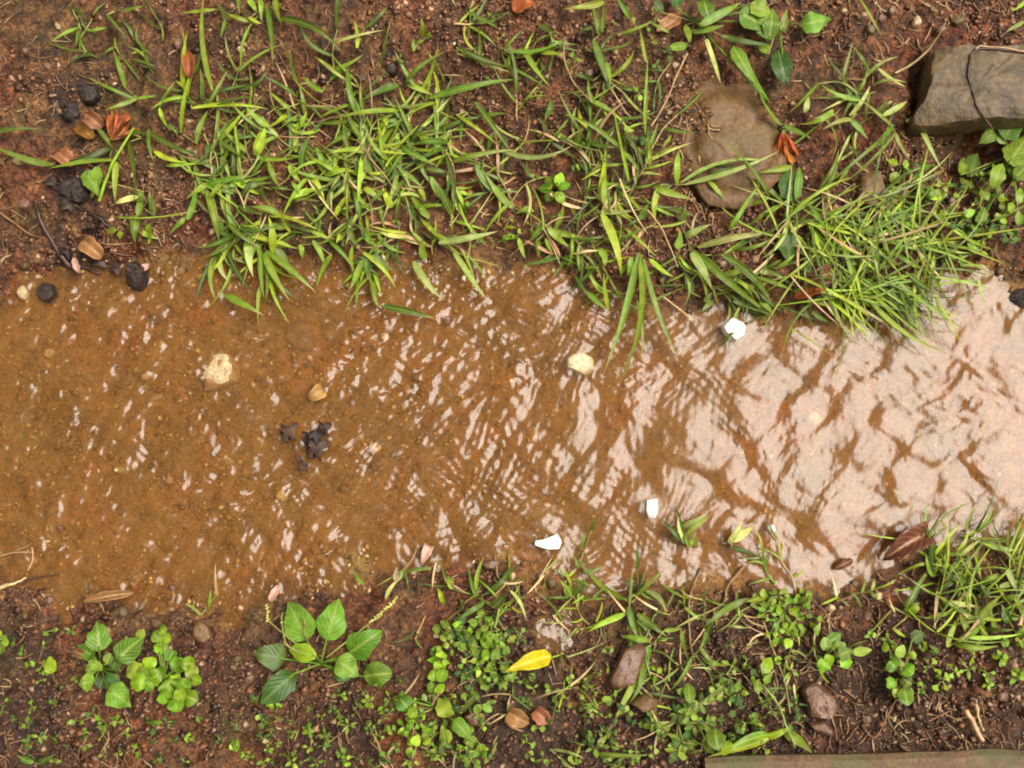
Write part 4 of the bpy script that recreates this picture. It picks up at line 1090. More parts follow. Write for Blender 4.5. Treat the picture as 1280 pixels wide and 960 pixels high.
weed('crinkled_weed', 128, 832, [(124, 814, 121, 776, 28, 'ovate', 'mint', .03), (146, 825, 180, 796, 30, 'ovate', 'mint', .032), (135, 862, 164, 884, 28, 'ovate', 'mint', .03), (118, 852, 98, 856, 21, 'ovate', 'mint', .024), (133, 830, 138, 816, 12, 'oval', 'broad', .03),
     (118, 822, 96, 806, 16, 'oval', 'broad', .02), (140, 838, 146, 818, 18, 'oval', 'broad_dark', .016), (122, 836, 106, 838, 14, 'oval', 'broad', .02), (130, 846, 124, 862, 20, 'ovate', 'broad_dark', .014), (128, 838, 110, 826, 12, 'oval', 'seedling', .02), (172, 800, 180, 786, 12, 'oval', 'seedling', .02), (150, 858, 130, 846, 20, 'oval', 'broad_dark', .01)],
     'crinkled mint-like weed with pale-edged heart shaped leaves on the lower bank')
RD = [(169, 838, 21), (173, 853, 21), (187, 829, 17), (192, 846, 21), (196, 796, 15), (203, 788, 12), (208, 798, 12), (201, 810, 16), (211, 862, 24), (220, 881, 19), (223, 831, 20), (235, 830, 17), (240, 839, 17), (231, 857, 17), (238, 873, 20), (219, 850, 16), (178, 842, 16), (205, 872, 16), (226, 868, 16), (246, 850, 13), (186, 858, 13), (214, 820, 16), (202, 840, 14)]
weed('round_leaved_weed', 206, 848, [(lambda a, d: (x - d * math.cos(a), y - d * math.sin(a), x + d * math.cos(a), y + d * math.sin(a), w, 'round', 'round' if i % 4 else 'seedling', random.uniform(.012, .028)))(math.atan2(y - 845, x - 206) + random.uniform(-.5, .5), w * 0.5) for i, (x, y, w) in enumerate(RD)],
     'bright green weed with small round coin-like leaves beside the crinkled weed')
weed('rosette_weed', 694, 236, [(694 + 4 * math.cos(a), 236 - 4 * math.sin(a), 694 + r * math.cos(a), 236 - r * math.sin(a), w, 'oval', m, h) for a, r, w, m, h in [(0.3, 20, 13, 'round', .014), (1.2, 22, 13, 'round', .016), (2.2, 20, 13, 'broad', .014), (3.1, 21, 13, 'round', .012), (4.1, 20, 13, 'broad', .012), (5.2, 21, 13, 'round', .014), (0.9, 10, 8, 'round', .022), (2.9, 10, 8, 'round', .022), (5.0, 10, 8, 'round', .022)]],
     'small bright green rosette weed on the upper bank', stems=False)
# weeds in the blurred upper right
def tl(ox, oy, *v): return tuple(v[i] * K + (ox if i % 2 == 0 else oy) if i < 4 else (v[i] * K if i == 4 else v[i]) for i in range(len(v)))
weed('spoon_leaved_weed', 868, 30, [tl(630, 0, 1267, 490, 1100, 220, 74, 'spoon', 'broad', .03), tl(630, 0, 880, 215, 790, 232, 44, 'round', 'broad', .02), tl(630, 0, 870, 120, 895, 205, 36, 'oval', 'broad', .02), tl(630, 0, 1130, 60, 1240, 120, 110, 'round', 'broad', .03), tl(630, 0, 960, 0, 985, 95, 86, 'oval', 'broad', .03),
     tl(630, 0, 830, 40, 830, -30, 60, 'oval', 'broad_dark', .02), tl(630, 0, 940, 120, 1140, 10, 44, 'blade', 'grass', .03), tl(630, 0, 1040, 170, 1280, 215, 34, 'blade', 'grass_dark', .02), tl(630, 0, 900, 150, 1060, 120, 40, 'blade', 'grass_dark', .02), tl(630, 0, 1180, 20, 1280, 60, 90, 'oval', 'broad', .03), tl(630, 0, 970, 190, 1040, 400, 24, 'thin', 'grass_pale', .02), tl(630, 0, 1200, 100, 1280, 190, 60, 'oval', 'broad', .024), tl(630, 0, 760, 60, 720, 0, 50, 'oval', 'broad_dark', .02)],
     'leafy weed with spoon shaped leaves at the top of the bank above the sunken stone')
weed('broad_leaved_weed', 972, 30, [tl(950, 0, 125, 405, 90, 235, 100, 'oval', 'broad_dark', .02), tl(950, 0, 200, 120, 345, 95, 104, 'ovate', 'broad', .024), tl(950, 0, 40, 200, 60, 40, 80, 'oval', 'broad', .024), tl(950, 0, 20, 120, -20, 20, 90, 'oval', 'broad', .026), tl(950, 0, 110, 150, 130, 40, 40, 'blade', 'grass', .02), tl(950, 0, 40, 260, 0, 200, 50, 'oval', 'seedling', .016)],
     'broad-leaved weed with one dark drooping leaf behind the wilted red flower')
weed('dark_leaved_weed', 985, 248, [tl(950, 0, 150, 965, 130, 795, 112, 'ovate', 'broad_dark', .016), tl(950, 220, 140, 260, 140, 410, 110, 'oval', 'broad_dark', .016), tl(950, 0, 170, 960, 190, 800, 40, 'oval', 'broad', .016)],
     'weed with two long dark bluish green leaves in the fine grass')
weed('climbing_weed', 1262, 195, [tl(950, 0, 1170, 665, 1245, 535, 110, 'ovate', 'broad', .04), tl(950, 0, 1190, 780, 1290, 640, 120, 'ovate', 'broad', .03), tl(950, 0, 1130, 630, 1050, 690, 70, 'ovate', 'broad', .036), tl(950, 0, 1140, 640, 1180, 690, 50, 'oval', 'seedling', .036), tl(950, 0, 1125, 630, 1105, 590, 50, 'oval', 'round', .036), tl(950, 0, 1000, 850, 1045, 735, 100, 'oval', 'broad_dark', .014),
     tl(950, 0, 1120, 905, 1165, 785, 76, 'oval', 'broad', .03), tl(950, 0, 965, 840, 980, 755, 44, 'oval', 'seedling', .022), tl(950, 0, 1220, 860, 1290, 790, 70, 'oval', 'broad', .024), tl(950, 0, 1060, 910, 1100, 960, 46, 'oval', 'seedling', .02), tl(950, 0, 1240, 980, 1250, 900, 40, 'oval', 'seedling', .02), tl(950, 220, 980, 190, 1035, 165, 40, 'oval', 'round', .026), tl(950, 220, 1050, 250, 1080, 150, 56, 'oval', 'broad', .014), tl(950, 220, 1000, 310, 1060, 370, 60, 'oval', 'seedling', .012), tl(950, 220, 1245, 240, 1240, 165, 36, 'oval', 'round', .026)],
     'leafy climbing weed with broad green leaves in the shadow of the slab')
weed('oval_leaved_weed', 1128, 208, [tl(950, 0, 660, 790, 615, 765, 40, 'oval', 'round', .016), tl(950, 0, 690, 770, 705, 810, 40, 'oval', 'seedling', .016), tl(950, 0, 640, 880, 655, 825, 56, 'round', 'seedling', .018), tl(950, 0, 820, 950, 900, 930, 46, 'oval', 'seedling', .02), tl(950, 220, 800, 100, 890, 95, 44, 'oval', 'round', .022), tl(950, 220, 690, 180, 650, 220, 50, 'oval', 'round', .018), tl(950, 220, 690, 235, 725, 230, 30, 'oval', 'round', .02), tl(950, 220, 830, 110, 860, 60, 36, 'oval', 'seedling', .018), tl(950, 220, 900, 170, 850, 200, 40, 'oval', 'seedling', .016)],
     'low weed with small oval leaves in front of the slab beside fine grass')
weed('seedling_weed', 120, 225, [tl(0, 0, 410, 820, 470, 940, 84, 'ovate', 'broad', .02), tl(0, 0, 690, 920, 640, 960, 50, 'oval', 'seedling', .014)], 'single broad green leaf beside the big black lump')
# weeds of the lower bank seen one by one
def crown(cx, cy, n, r0, r1, w, mats, prof='oval', a0=None, spread=360):
    a0 = random.uniform(0, 360) if a0 is None else a0
    out = []
    for k in range(n):
        a = R(a0 + spread * k / n + random.uniform(-18, 18)); r = random.uniform(0.8, 1.15)
        out.append((cx + r0 * math.cos(a), cy - r0 * math.sin(a), cx + r1 * r * math.cos(a), cy - r1 * r * math.sin(a), w * random.uniform(0.8, 1.2), prof, random.choice(mats), random.uniform(.008, .022)))
    return out
weed('crinkled_weed', -4, 800, crown(-2, 802, 6, 3, 15, 13, ['broad', 'round']), 'small crinkled weed away from the others, upstream of the single pointed-leaf sprout')
weed('single_leaf_sprout', 64, 838, [(64, 842, 62, 820, 15, 'ovate', 'round', .014), (62, 842, 54, 838, 8, 'oval', 'seedling', .01)], 'sprout with one pointed bright leaf standing alone beside the crinkled weed', 'sprout')
weed('lobed_weed', 1032, 822, [(1034, 812, 1030, 796, 15, 'oval', 'seedling', .03), (1036, 804, 1052, 792, 16, 'ovate', 'broad', .028), (1033, 826, 1026, 842, 17, 'ovate', 'round', .03), (1032, 818, 1040, 832, 13, 'oval', 'round', .03), (1048, 820, 1066, 812, 18, 'ovate', 'broad', .03), (1054, 822, 1060, 836, 15, 'oval', 'round', .028), (1064, 816, 1090, 812, 11, 'oval', 'seedling', .026), (1040, 812, 1058, 806, 13, 'oval', 'seedling', .026)],
     'lobed green weed growing above the pinkish brown stone')
weed('bright_leaved_weed', 1126, 846, [(1120, 836, 1112, 826, 19, 'round', 'round', .034), (1130, 834, 1142, 842, 17, 'round', 'round', .034), (1120, 850, 1108, 858, 15, 'oval', 'round', .03), (1130, 860, 1134, 882, 18, 'round', 'round', .032), (1128, 848, 1140, 856, 15, 'oval', 'seedling', .03), (1122, 822, 1130, 806, 12, 'oval', 'round', .026), (1112, 812, 1102, 808, 10, 'oval', 'round', .024), (1124, 816, 1116, 806, 9, 'oval', 'seedling', .024), (1136, 822, 1146, 818, 11, 'oval', 'seedling', .024), (1140, 800, 1156, 790, 18, 'ovate', 'broad_dark', .02), (1124, 862, 1118, 872, 12, 'oval', 'seedling', .03), (1132, 870, 1142, 866, 10, 'oval', 'round', .03)],
     'bright yellow-green leafy weed above the bent twig')
weed('upright_sprout', 952, 848, [(953, 842, 964, 822, 15, 'oval', 'round', .03), (955, 846, 962, 854, 11, 'ovate', 'broad', .026), (947, 850, 948, 868, 11, 'oval', 'seedling', .028), (946, 844, 938, 838, 9, 'oval', 'broad_dark', .02)], 'sprout with one tall spoon shaped bright leaf above the board', 'sprout')
weed('ferny_weed', 846, 900, sum([crown(x, y, n, 2, r, w, ['broad', 'seedling', 'broad_dark']) for x, y, n, r, w in [(815, 905, 6, 13, 6), (828, 912, 5, 11, 6), (848, 893, 6, 14, 6), (862, 888, 6, 14, 6), (868, 906, 6, 15, 6), (884, 905, 6, 14, 6), (852, 928, 7, 18, 8), (876, 880, 5, 14, 6), (846, 938, 5, 17, 8), (905, 858, 6, 13, 7), (893, 868, 5, 12, 6)]], []),
     'ferny cut-leaved weed growing at the end of the weathered board')
weed('wide_leaf_sprout', 898, 928, [(898, 938, 894, 910, 22, 'oval', 'seedling', .05), (900, 940, 916, 930, 14, 'oval', 'round', .05), (890, 942, 884, 925, 12, 'oval', 'broad', .04)], 'sprout with a wide pale leaf touching the end of the board', 'sprout')
weed('grey_leaved_sprout', 862, 868, [(862, 880, 860, 854, 14, 'oval', 'seedling', .03), (856, 866, 846, 862, 9, 'oval', 'seedling', .02)], 'greyish green single-leaved sprout beside the ferny weed', 'sprout')
weed('clover_sprout', 548, 854, [(546, 850, 540, 838, 15, 'round', 'round', .03), (548, 852, 556, 836, 14, 'round', 'round', .03), (547, 856, 553, 866, 14, 'oval', 'round', .028), (544, 856, 534, 862, 12, 'oval', 'broad', .02)], 'bright three-leaved sprout between the plantain and the yellow fallen leaf', 'sprout')
weed('pointed_sprout', 516, 930, [(518, 930, 510, 922, 12, 'ovate', 'round', .026), (517, 932, 524, 918, 12, 'ovate', 'round', .026), (532, 916, 534, 908, 10, 'round', 'round', .026), (532, 922, 534, 932, 10, 'round', 'round', .024), (514, 934, 511, 944, 9, 'oval', 'seedling', .02)], 'cluster of pointed bright leaves at the foot of the seedling patch', 'sprout')
weed('triangular_leaved_weed', 553, 886, [(560, 896, 548, 872, 20, 'ovate', 'seedling', .024), (566, 900, 590, 926, 18, 'ovate', 'broad', .022), (560, 930, 552, 906, 16, 'ovate', 'seedling', .018), (600, 930, 602, 940, 11, 'round', 'round', .02), (500, 872, 514, 890, 20, 'ovate', 'broad', .016), (512, 884, 520, 898, 12, 'oval', 'round', .02)], 'weed with triangular toothed leaves below the three-leaved sprout')

# seedlings by the dozen on the lower bank and in front of the slab
MATN = {'broad': 'green', 'seedling': 'light green', 'broad_dark': 'dark green', 'round': 'bright green'}
def seedlings(poly, count, mats, nl=(3, 6), r=(7, 13), w=(6, 11), mind=9, far='on the lower bank'):
    for x, y in spots_in(poly, count, mind):
        n = random.randint(*nl); prof = random.choice(['oval', 'oval', 'ovate', 'ovate', 'ovate', 'round', 'spoon'])
        main = random.choice(mats); lv = []
        a0 = random.uniform(0, 360); rr = random.uniform(*r); ww = random.uniform(*w)
        ctr = random.uniform(.006, .014)
        for k in range(n):
            a = R(a0 + 137.5 * k + random.uniform(-25, 25)); q = rr * random.uniform(0.6, 1.25); s = rr * random.uniform(0.05, 0.55)
            lv.append((x + s * math.cos(a), y - s * math.sin(a), x + (s + q) * math.cos(a), y - (s + q) * math.sin(a), ww * random.uniform(0.6, 1.2), prof, main if random.random() < 0.7 else random.choice(mats), ctr + random.uniform(-.004, .012)))
        where = beside(x, y, far)
        shape = {'oval': 'oval', 'ovate': 'pointed', 'round': 'round', 'spoon': 'spoon shaped'}[prof]
        size = 'tiny' if rr < 8 else ('small' if rr < 11 else 'leafy')
        weed('seedling', x, y, lv, ' '.join([size, MATN[main], 'seedling with', NUM[n], shape, 'leaves', where]), 'seedling', 'seedlings ' + where)
G4 = ['broad', 'seedling', 'round', 'broad_dark']
seedlings([(552, 772), (640, 765), (650, 800), (640, 860), (580, 860), (545, 830)], 34, ['broad', 'seedling', 'seedling', 'broad_dark', 'round'], r=(6, 15), w=(5, 13), mind=9)
seedlings([(500, 870), (610, 870), (620, 955), (505, 955)], 24, G4, r=(5, 13), w=(4, 10))
seedlings([(700, 800), (1010, 780), (1010, 850), (720, 860)], 18, G4, nl=(2, 5), r=(4, 11), w=(3, 8), mind=15)
seedlings([(300, 860), (560, 860), (560, 955), (300, 955)], 30, G4, nl=(3, 6), r=(4, 10), w=(3, 8), mind=13)
seedlings([(635, 845), (740, 835), (780, 960), (660, 960)], 26, ['broad', 'seedling', 'broad_dark'], nl=(2, 5), r=(4, 10), w=(4, 8), mind=12)
seedlings([(945, 745), (1010, 740), (1030, 790), (960, 800)], 16, ['seedling', 'broad', 'round'], r=(6, 13), w=(5, 11))
seedlings([(730, 880), (1000, 850), (1000, 935), (740, 955)], 34, ['broad', 'seedling', 'broad_dark'], r=(5, 14), w=(4, 9), mind=11)
seedlings([(0, 785), (95, 785), (100, 890), (300, 895), (310, 955), (0, 955)], 44, G4, nl=(2, 4), r=(4, 9), w=(3, 8), mind=15)
seedlings([(320, 890), (500, 850), (500, 955), (320, 955)], 34, ['seedling', 'broad', 'broad_dark'], nl=(2, 5), r=(3, 9), w=(3, 7), mind=12)
seedlings([(1110, 190), (1280, 215), (1280, 300), (1180, 330), (1110, 290)], 34, G4, r=(6, 13), w=(5, 10), mind=11, far='in front of the slab')
seedlings([(1060, 780), (1280, 800), (1280, 850), (1150, 870)], 18, ['seedling', 'broad', 'round'], r=(4, 11), w=(4, 8), mind=13)
seedlings([(440, 20), (840, 20), (840, 200), (600, 230), (480, 100)], 30, ['seedling', 'broad', 'broad_dark'], nl=(2, 5), r=(4, 10), w=(3, 8), mind=18, far='between upper grasses')
seedlings([(380, 250), (700, 230), (740, 340), (560, 300), (420, 320)], 26, ['seedling', 'round', 'broad'], nl=(2, 4), r=(3, 8), w=(3, 6), mind=13, far='below the thick grass')

# ------------------------------------------------------------------ fallen leaves, flowers, twigs, straw
def fallen(name, x0, y0, x1, y1, w, prof, mat, label, cat='leaf', z=0.006, arch=0.006, curl=0.5, wavy=0.1, bow=0.05, cup=-0.2):
    path = leaf_path(x0, y0, x1, y1, bow, zb=z, arch=arch, zt=z)
    o = path[0].copy()
    me = leaf_mesh(name, path, w / 1000.0, prof, cols=7, fold=curl, roll=0.2, cup=cup, wavy=wavy, origin=o, seed=random.uniform(0, 6))
    ob = link(name, me, M[mat], loc=o)
    sm = ob.modifiers.new('thickness', 'SOLIDIFY'); sm.thickness = 0.0006
    return tag(ob, label, cat)
fallen('fallen_leaf', 689, 820, 633, 839, 21, 'ovate', 'yellow', 'bright yellow fallen leaf with a pointed tip', z=0.014, curl=0.35)
fallen('fallen_leaf', 168, 741, 103, 753, 11, 'oval', 'dead', 'narrow curled orange-brown dead leaf near the lower waterline', curl=0.9, z=0.007)
fallen('fallen_leaf', 1160, 666, 1104, 700, 30, 'ovate', 'dead', 'folded brown dead leaf lying at the bright water edge', curl=0.9, z=0.012, arch=0.012)
fallen('fallen_leaf', 1044, 340, 1002, 356, 22, 'oval', 'dead', 'rusty dead leaf caught under the fine grass', z=0.014)
fallen('fallen_leaf', 1030, 360, 992, 372, 16, 'oval', 'rust', 'small rust coloured leaf below the rusty dead leaf', z=0.010)
fallen('fallen_leaf', 237, 98, 234, 64, 15, 'oval', 'rust', 'narrow orange-brown dead leaf at the top of a grass blade', z=0.022, curl=0.7)
fallen('fallen_leaf', 526, 706, 536, 682, 14, 'fan', 'pinkish', 'pale pinkish flake standing at the lower shore', z=0.010, curl=0.2)
fallen('fallen_leaf', 337, 752, 348, 731, 8, 'oval', 'pinkish', 'thin curled greyish pink flake above the plantain', z=0.006, curl=0.8)
fallen('fallen_leaf', 404, 487, 386, 500, 18, 'ovate', 'yellow' if False else 'dead', 'tan leaf scrap sticking out of the brown water', z=0.006)
fallen('fallen_leaf', 635, 890, 662, 905, 22, 'ovate', 'dead', 'torn reddish dead leaf among the seedlings', z=0.010)
fallen('fallen_leaf', 668, 888, 688, 902, 18, 'oval', 'dead', 'small pinkish brown dead leaf beside the torn reddish one', z=0.010)
fallen('fallen_leaf', 350, 866, 364, 858, 8, 'oval', 'dead', 'tiny tan dead leaf under the plantain leaf', z=0.006)
fallen('fallen_leaf', 90, 812, 112, 822, 10, 'oval', 'dead', 'brown dead leaf tucked under the crinkled weed', z=0.008)
fallen('fallen_leaf', 820, 40, 850, 20, 18, 'oval', 'dead', 'dull brown dead leaf at the top of the bank', z=0.006)
fallen('fallen_leaf', 640, 12, 668, 2, 24, 'ovate', 'rust', 'reddish dead leaf at the very top of the bank', z=0.008)
for x0, y0, x1, y1 in [(1066, 700, 1042, 712)]:
    fallen('fallen_leaf', x0, y0, x1, y1, 9, 'oval', 'dead', 'thin brown leaf scrap in the shallows of the lower shore', z=0.004)

fallen('fallen_leaf', 352, 548, 372, 528, 18, random.choice(['fan', 'ovate', 'spoon']), 'rotten', 'dark curled leaf caught upstream of the dark broken lump', z=0.006, curl=random.uniform(-0.25, 0.2), wavy=0.75, cup=0.0)
fallen('fallen_leaf', 398, 540, 414, 528, 14, random.choice(['fan', 'ovate', 'spoon']), 'rotten', 'small blackish leaf caught behind the dark broken lump', z=0.007, curl=random.uniform(-0.25, 0.2), wavy=0.75, cup=0.0)
fallen('fallen_leaf', 366, 556, 384, 590, 9, random.choice(['fan', 'ovate', 'spoon']), 'rotten', 'narrow dark leaf trailing below the dark broken lump', z=0.003, curl=random.uniform(-0.25, 0.2), wavy=0.75, cup=0.0)
fallen('fallen_leaf', 72, 190, 92, 206, 22, 'oval', 'dead', 'rotting dark brown leaf above the big black lump', z=0.006, curl=0.6)
fallen('fallen_leaf', 104, 300, 128, 322, 22, 'oval', 'dead', 'rotting leaf lying on the dark roots by the water', z=0.006, curl=0.6)
fallen('fallen_leaf', 92, 322, 100, 342, 8, 'oval', 'pinkish', 'pale pink splinter on the dark roots', z=0.010, curl=0.5)
fallen('fallen_leaf', 176, 338, 186, 330, 8, 'oval', 'pinkish', 'pale flake beside the upright black lump', z=0.008, curl=0.5)

for k, (x0, y0, x1, y1, w, t) in enumerate([(60, 222, 74, 236, 14, 'dark curled leaf upstream of the big black lump'), (104, 214, 120, 226, 12, 'dark ragged leaf between the big black lump and the grass'), (74, 252, 96, 262, 14, 'blackened leaf below the big black lump'), (70, 310, 90, 318, 13, 'blackened leaf beside the dark curved root'), (112, 322, 136, 334, 13, 'blackened leaf behind the thick root end'), (140, 330, 152, 344, 12, 'blackened leaf touching the upright black lump'), (98, 276, 112, 292, 12, 'blackened leaf between the two dark roots')]):
    fallen('fallen_leaf', x0, y0, x1, y1, w, random.choice(['fan', 'ovate', 'spoon']), 'rotten', t, z=0.005, curl=random.uniform(-0.25, 0.2), wavy=0.75, cup=0.0)

fallen('fallen_leaf', 384, 566, 410, 552, 20, random.choice(['fan', 'ovate', 'spoon']), 'rotten', 'ragged black leaf wrapped round the dark broken lump', z=0.006, curl=random.uniform(-0.25, 0.2), wavy=0.75, cup=0.0)
fallen('fallen_leaf', 378, 540, 402, 545, 16, random.choice(['fan', 'ovate', 'spoon']), 'rotten', 'black leaf scrap lying over the dark broken lump', z=0.009, curl=random.uniform(-0.25, 0.2), wavy=0.75, cup=0.0)

def flower(cx, cy, a, spread, r, n, mat, label, cat, name):
    o = on_ground(cx, cy, 0.0)
    root = thing(name, o, label, cat)
    for k in range(n):
        b = R(a + spread * ((k + 0.5) / n - 0.5) + random.uniform(-5, 5)); rr = r * random.uniform(0.6, 1.12)
        path = leaf_path(cx, cy, cx + rr * math.cos(b), cy - rr * math.sin(b), random.uniform(-.1, .1), zb=.012, arch=.006, zt=.006)
        link('petal', leaf_mesh('petal', path, r * 0.17 / 1000, 'fan', fold=0.7, roll=0.8, wavy=0.3, origin=o, seed=k), M[mat], parent=root)
    link('calyx', tube_mesh('calyx', [o - Vector((0, 0, .004)), o + Vector((0, 0, .006)), on_ground(cx + 4 * math.cos(R(a)), cy - 4 * math.sin(R(a)), .013)], 0.002, 0.003, 6, o), M['grass_dark'], parent=root)
flower(978, 164, -84, 62, 40, 16, 'petal', 'wilted red-orange flower with its petals spread like a fan', 'flower', 'wilted_flower')
flower(138, 176, 55, 95, 38, 16, 'rust', 'withered orange leaf split like a fan beside dark lumps', 'leaf', 'withered_leaf')
fallen('fallen_leaf', 118, 172, 93, 160, 16, 'oval', 'rust', 'curled orange scrap touching the withered orange fan leaf', z=0.008)
fallen('fallen_leaf', 128, 160, 106, 142, 20, 'oval', 'dead', 'brown crumpled scrap behind the withered orange fan leaf', z=0.010)

SLAB = bpy.data.objects['slab_stone']
SLAB_T = np.array([tuple(v.co) for v in SLAB.data.vertices]) + np.array(SLAB.location)
def slab_top(px, py, lift):
    z = SLAB.location.z + 0.042
    for _ in range(3):
        p = at(px, py, z)
        d = np.hypot(SLAB_T[:, 0] - p.x, SLAB_T[:, 1] - p.y)
        k = np.argsort(d)[:6]
        z = float(SLAB_T[k, 2].max()) + lift
    return at(px, py, z)
def twig(name, pts, r0, r1, mat, label, cat='twig', group=None, clear=0.003, sides=6, ztop=None):
    path = px_path(pts, clear) if ztop is None else [slab_top((a[0] * (1 - t) + b[0] * t), (a[1] * (1 - t) + b[1] * t), ztop + 0.0015) for a, b in zip(pts, pts[1:]) for t in (0, .33, .66)]
    o = path[0].copy()
    jit = [p + Vector((random.uniform(-1, 1), random.uniform(-1, 1), 0)) * r0 * 0.35 for p in path]
    return tag(link(name, tube_mesh(name, jit, r0, r1, sides, o), M[mat], loc=o), label, cat, group)
twig('twig', [(-14, 256), (14, 276), (36, 292), (56, 299)], .0018, .0009, 'twig', 'thin orange-brown twig lying on the bare mud')
twig('root', [(45, 250), (50, 275), (64, 300), (78, 322), (90, 334)], .0022, .004, 'root', 'dark curved root bending down to the waterline', 'root')
twig('root', [(76, 246), (104, 262), (122, 272), (140, 286)], .003, .0016, 'root', 'dark root running from the big black lump to the grass', 'root')
twig('root', [(122, 270), (118, 290), (112, 312)], .0018, .001, 'root', 'short dark rootlet branching down beside the grass', 'root')
twig('root', [(84, 332), (106, 334), (126, 342)], .0032, .0016, 'root', 'thick black root end lying on the waterline', 'root')
twig('twig', [(118, 303), (140, 306), (166, 304)], .0013, .0008, 'twig', 'short reddish twig on the shore beside the upright black lump')
twig('vine', [(1300, 64), (1262, 63), (1224, 60), (1213, 68), (1210, 95), (1220, 130), (1238, 158), (1243, 166)], .0016, .0012, 'root', 'dark thin vine curving across the top of the slab', 'vine', ztop=0.0)
twig('straw_stalk', [(1295, 67), (1262, 61), (1225, 57), (1216, 63)], .0015, .0010, 'straw', 'pale dry stalk lying along the back of the slab', 'straw', ztop=0.001)
twig('straw', [(-6, 696), (18, 691), (40, 690)], .0011, .0008, 'straw', 'pale straw lying level at the lower waterline', 'straw')
twig('straw', [(40, 684), (41, 700), (34, 714)], .0010, .0007, 'straw', 'short pale straw crossing the level straw', 'straw')
twig('straw', [(20, 688), (32, 684), (40, 679)], .0008, .0005, 'straw', 'thin straw forking off the level straw', 'straw')
twig('straw', [(-10, 741), (6, 733), (18, 729), (32, 722)], .0020, .0012, 'straw', 'thick pale straw stalk with a node on the lower bank', 'straw')
twig('twig', [(22, 730), (46, 722), (74, 717)], .0014, .0008, 'root', 'thin dark twig continuing from the thick straw stalk')
twig('runner', [(876, 712), (864, 740), (861, 770), (863, 806), (868, 824)], .0013, .001, 'straw', 'bare tan runner stretching from the water across the lower bank', 'runner', clear=.006)
twig('runner', [(930, 708), (910, 732), (905, 752), (892, 768)], .0016, .001, 'straw', 'bent pale runner beside the long tan runner', 'runner', clear=.006)
twig('runner', [(880, 786), (872, 798), (864, 808)], .0011, .0009, 'straw', 'short tan runner joining the long tan runner', 'runner', clear=.006)
twig('runner', [(810, 840), (828, 848), (838, 864)], .0012, .0008, 'straw', 'pale bent rootlet above the flat brown stone', 'runner', clear=.006)
twig('runner', [(850, 838), (866, 832), (880, 831)], .0011, .0007, 'twig', 'short reddish runner beside the creeping grass', 'runner', clear=.006)
twig('twig', [(1079, 909), (1088, 920), (1096, 920), (1108, 898), (1120, 874)], .0013, .0010, 'twig', 'V-shaped bent twig below the bright yellow-green weed', clear=.012)
twig('twig', [(1160, 902), (1176, 894), (1194, 886)], .0011, .0007, 'twig', 'thin straight brown twig on the cut bank', clear=.008)
twig('stalk', [(954, 856), (972, 880), (982, 905), (994, 934)], .0014, .0011, 'grass_pale', 'pale stiff stalk leaning down to the board', 'stalk', clear=.02)
twig('stalk', [(954, 776), (966, 810), (980, 850), (988, 892)], .0010, .0009, 'stem', 'long thin brownish stalk running down the lower bank', 'stalk', clear=.012)
twig('dry_stalk', [(1209, 888), (1218, 908), (1228, 926)], .0030, .0022, 'straw', 'split dry cane stub leaning on the cut bank', 'cane', clear=.010)
twig('dry_stalk', [(1220, 880), (1224, 900), (1230, 914)], .0018, .0014, 'straw', 'thinner dry cane stub behind the split one', 'cane', clear=.008)
twig('dry_stalk', [(860, 66), (846, 94), (831, 130), (814, 158)], .0012, .0011, 'straw', 'long tan dry stem leaning across the soil beside the sunken stone', 'stalk', clear=.02)
twig('dry_stalk', [(809, 262), (826, 284), (838, 310), (847, 334)], .0012, .0008, 'straw', 'bleached bent stem hanging above the drooping blades', 'stalk', clear=.02)
twig('dry_stalk', [(828, 370), (846, 384), (866, 400)], .0009, .0007, 'straw', 'thin tan stem lying over the water beside the drooping blades', 'stalk', clear=.008)
twig('runner', [(625, 112), (668, 130), (715, 132)], .0010, .0009, 'twig', 'brown stem lying among the upper grasses', 'stalk', clear=.010)
twig('runner', [(706, 48), (705, 74), (718, 104), (740, 128)], .0011, .0010, 'straw', 'pale crooked stem below the yellow-green top leaf', 'stalk', clear=.018)
twig('runner', [(762, 108), (790, 148), (812, 138)], .0010, .0008, 'straw', 'hooked tan stem on the soil of the upper bank', 'stalk', clear=.008)
twig('runner', [(144, 272), (190, 272), (246, 264)], .0014, .0012, 'grass', 'level green runner joining the grass by the lumps to the thick patch', 'runner', clear=.02)
twig('runner', [(460, 338), (464, 352), (470, 378), (480, 383)], .0016, .0012, 'grass', 'green runner dipping into the brown water', 'runner', clear=.008)
twig('runner', [(548, 304), (586, 322), (622, 332)], .0010, .0007, 'stem', 'thin reddish runner along the upper shore', 'runner', clear=.010)
twig('runner', [(124, 252), (140, 205), (168, 160)], .0022, .0015, 'grass_bright', 'thick pale green grass stalk beside the withered orange leaf', 'stalk', clear=.022)

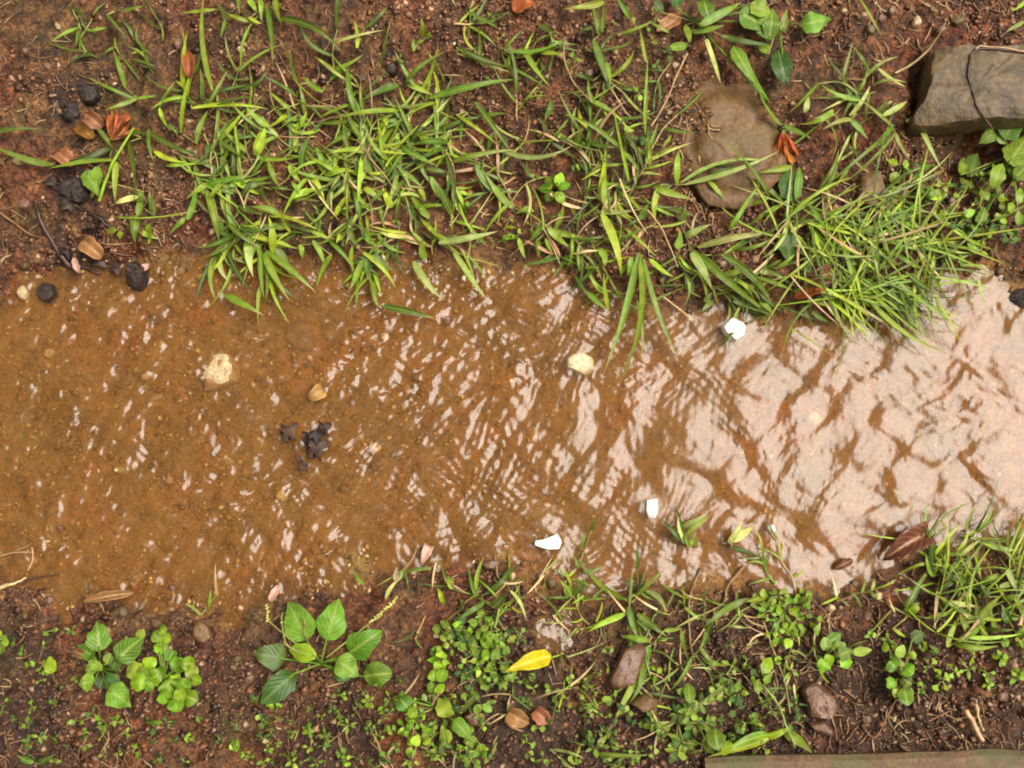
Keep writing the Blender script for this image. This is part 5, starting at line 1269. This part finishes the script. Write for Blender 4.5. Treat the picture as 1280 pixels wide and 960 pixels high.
# dry straw, root threads and bits on both banks: nobody could count them
def straw_litter(n):
    V = []; F = []; UV = []
    c = 0
    while c < n:
        x, y = random.uniform(-20, 1300), random.uniform(-20, 970)
        p = at(x, y, 0.02)
        if gh(p.x, p.y) < 0.004: continue
        if float(vnoise(x / 90, y / 90, 500)) + random.uniform(-.35, .35) < 0.02: continue
        a = random.uniform(0, 6.28); L = random.uniform(0.005, 0.028); w = random.uniform(0.0003, 0.0010)
        b = len(V); k = random.gauss(0, 0.35)
        for i in range(5):
            t = i / 4 - 0.5
            q = p + Vector((math.cos(a + k * t), math.sin(a + k * t), 0)) * (t * L)
            q.z = gh(q.x, q.y) + 0.0015 + 0.002 * random.random()
            s = Vector((-math.sin(a), math.cos(a), 0)) * w
            V += [q - s, q + s + Vector((0, 0, 0.0006)), q - Vector((0, 0, .0012))]
            UV += [(0.9, t)] * 3
        for i in range(4):
            for j in range(3):
                u = b + i * 3 + j; v = b + i * 3 + (j + 1) % 3
                F.append((u, v, v + 3, u + 3))
        c += 1
    return make_mesh('straw_litter', V, F, UV)
def litter_material():
    m, nt, out = new_mat('litter')
    pos = geo_pos(nt)
    col = ramp(nt, noise(nt, 40, 1, 0.5, pos), [(0.3, (0.05, 0.024, 0.012)), (0.5, (0.16, 0.08, 0.036)), (0.68, (0.36, 0.25, 0.12))])
    p = N(nt, 'ShaderNodeBsdfPrincipled', Roughness=0.5)
    nt.links.new(col, p.inputs['Base Color']); nt.links.new(p.outputs[0], out.inputs['Surface'])
    return m
tag(link('straw_litter', straw_litter(2200), litter_material()), 'bits of dry straw and root threads littering the muddy banks', 'litter', kind='stuff')

# the little puddle by the yellow leaf
def puddle():
    xs = np.linspace(-0.05, 0.05, 60); ys = np.linspace(-0.036, 0.036, 44)
    X, Y = np.meshgrid(xs, ys)
    Z = -0.075 * X - 0.02 * Y + 0.0030 * fbm(X * 70, Y * 70, 600, 3)
    Z = Z - 0.03 * np.maximum(np.hypot(X / 0.05, Y / 0.036) - 0.62, 0)
    me = grid_mesh('puddle', X, Y, Z)
    o = Vector((PUD.x, PUD.y, 0.0185))
    return tag(link('puddle', me, M['water'], loc=o), 'small puddle trickling over wet mud and mirroring the sky above the yellow leaf', kind='structure')
puddle()
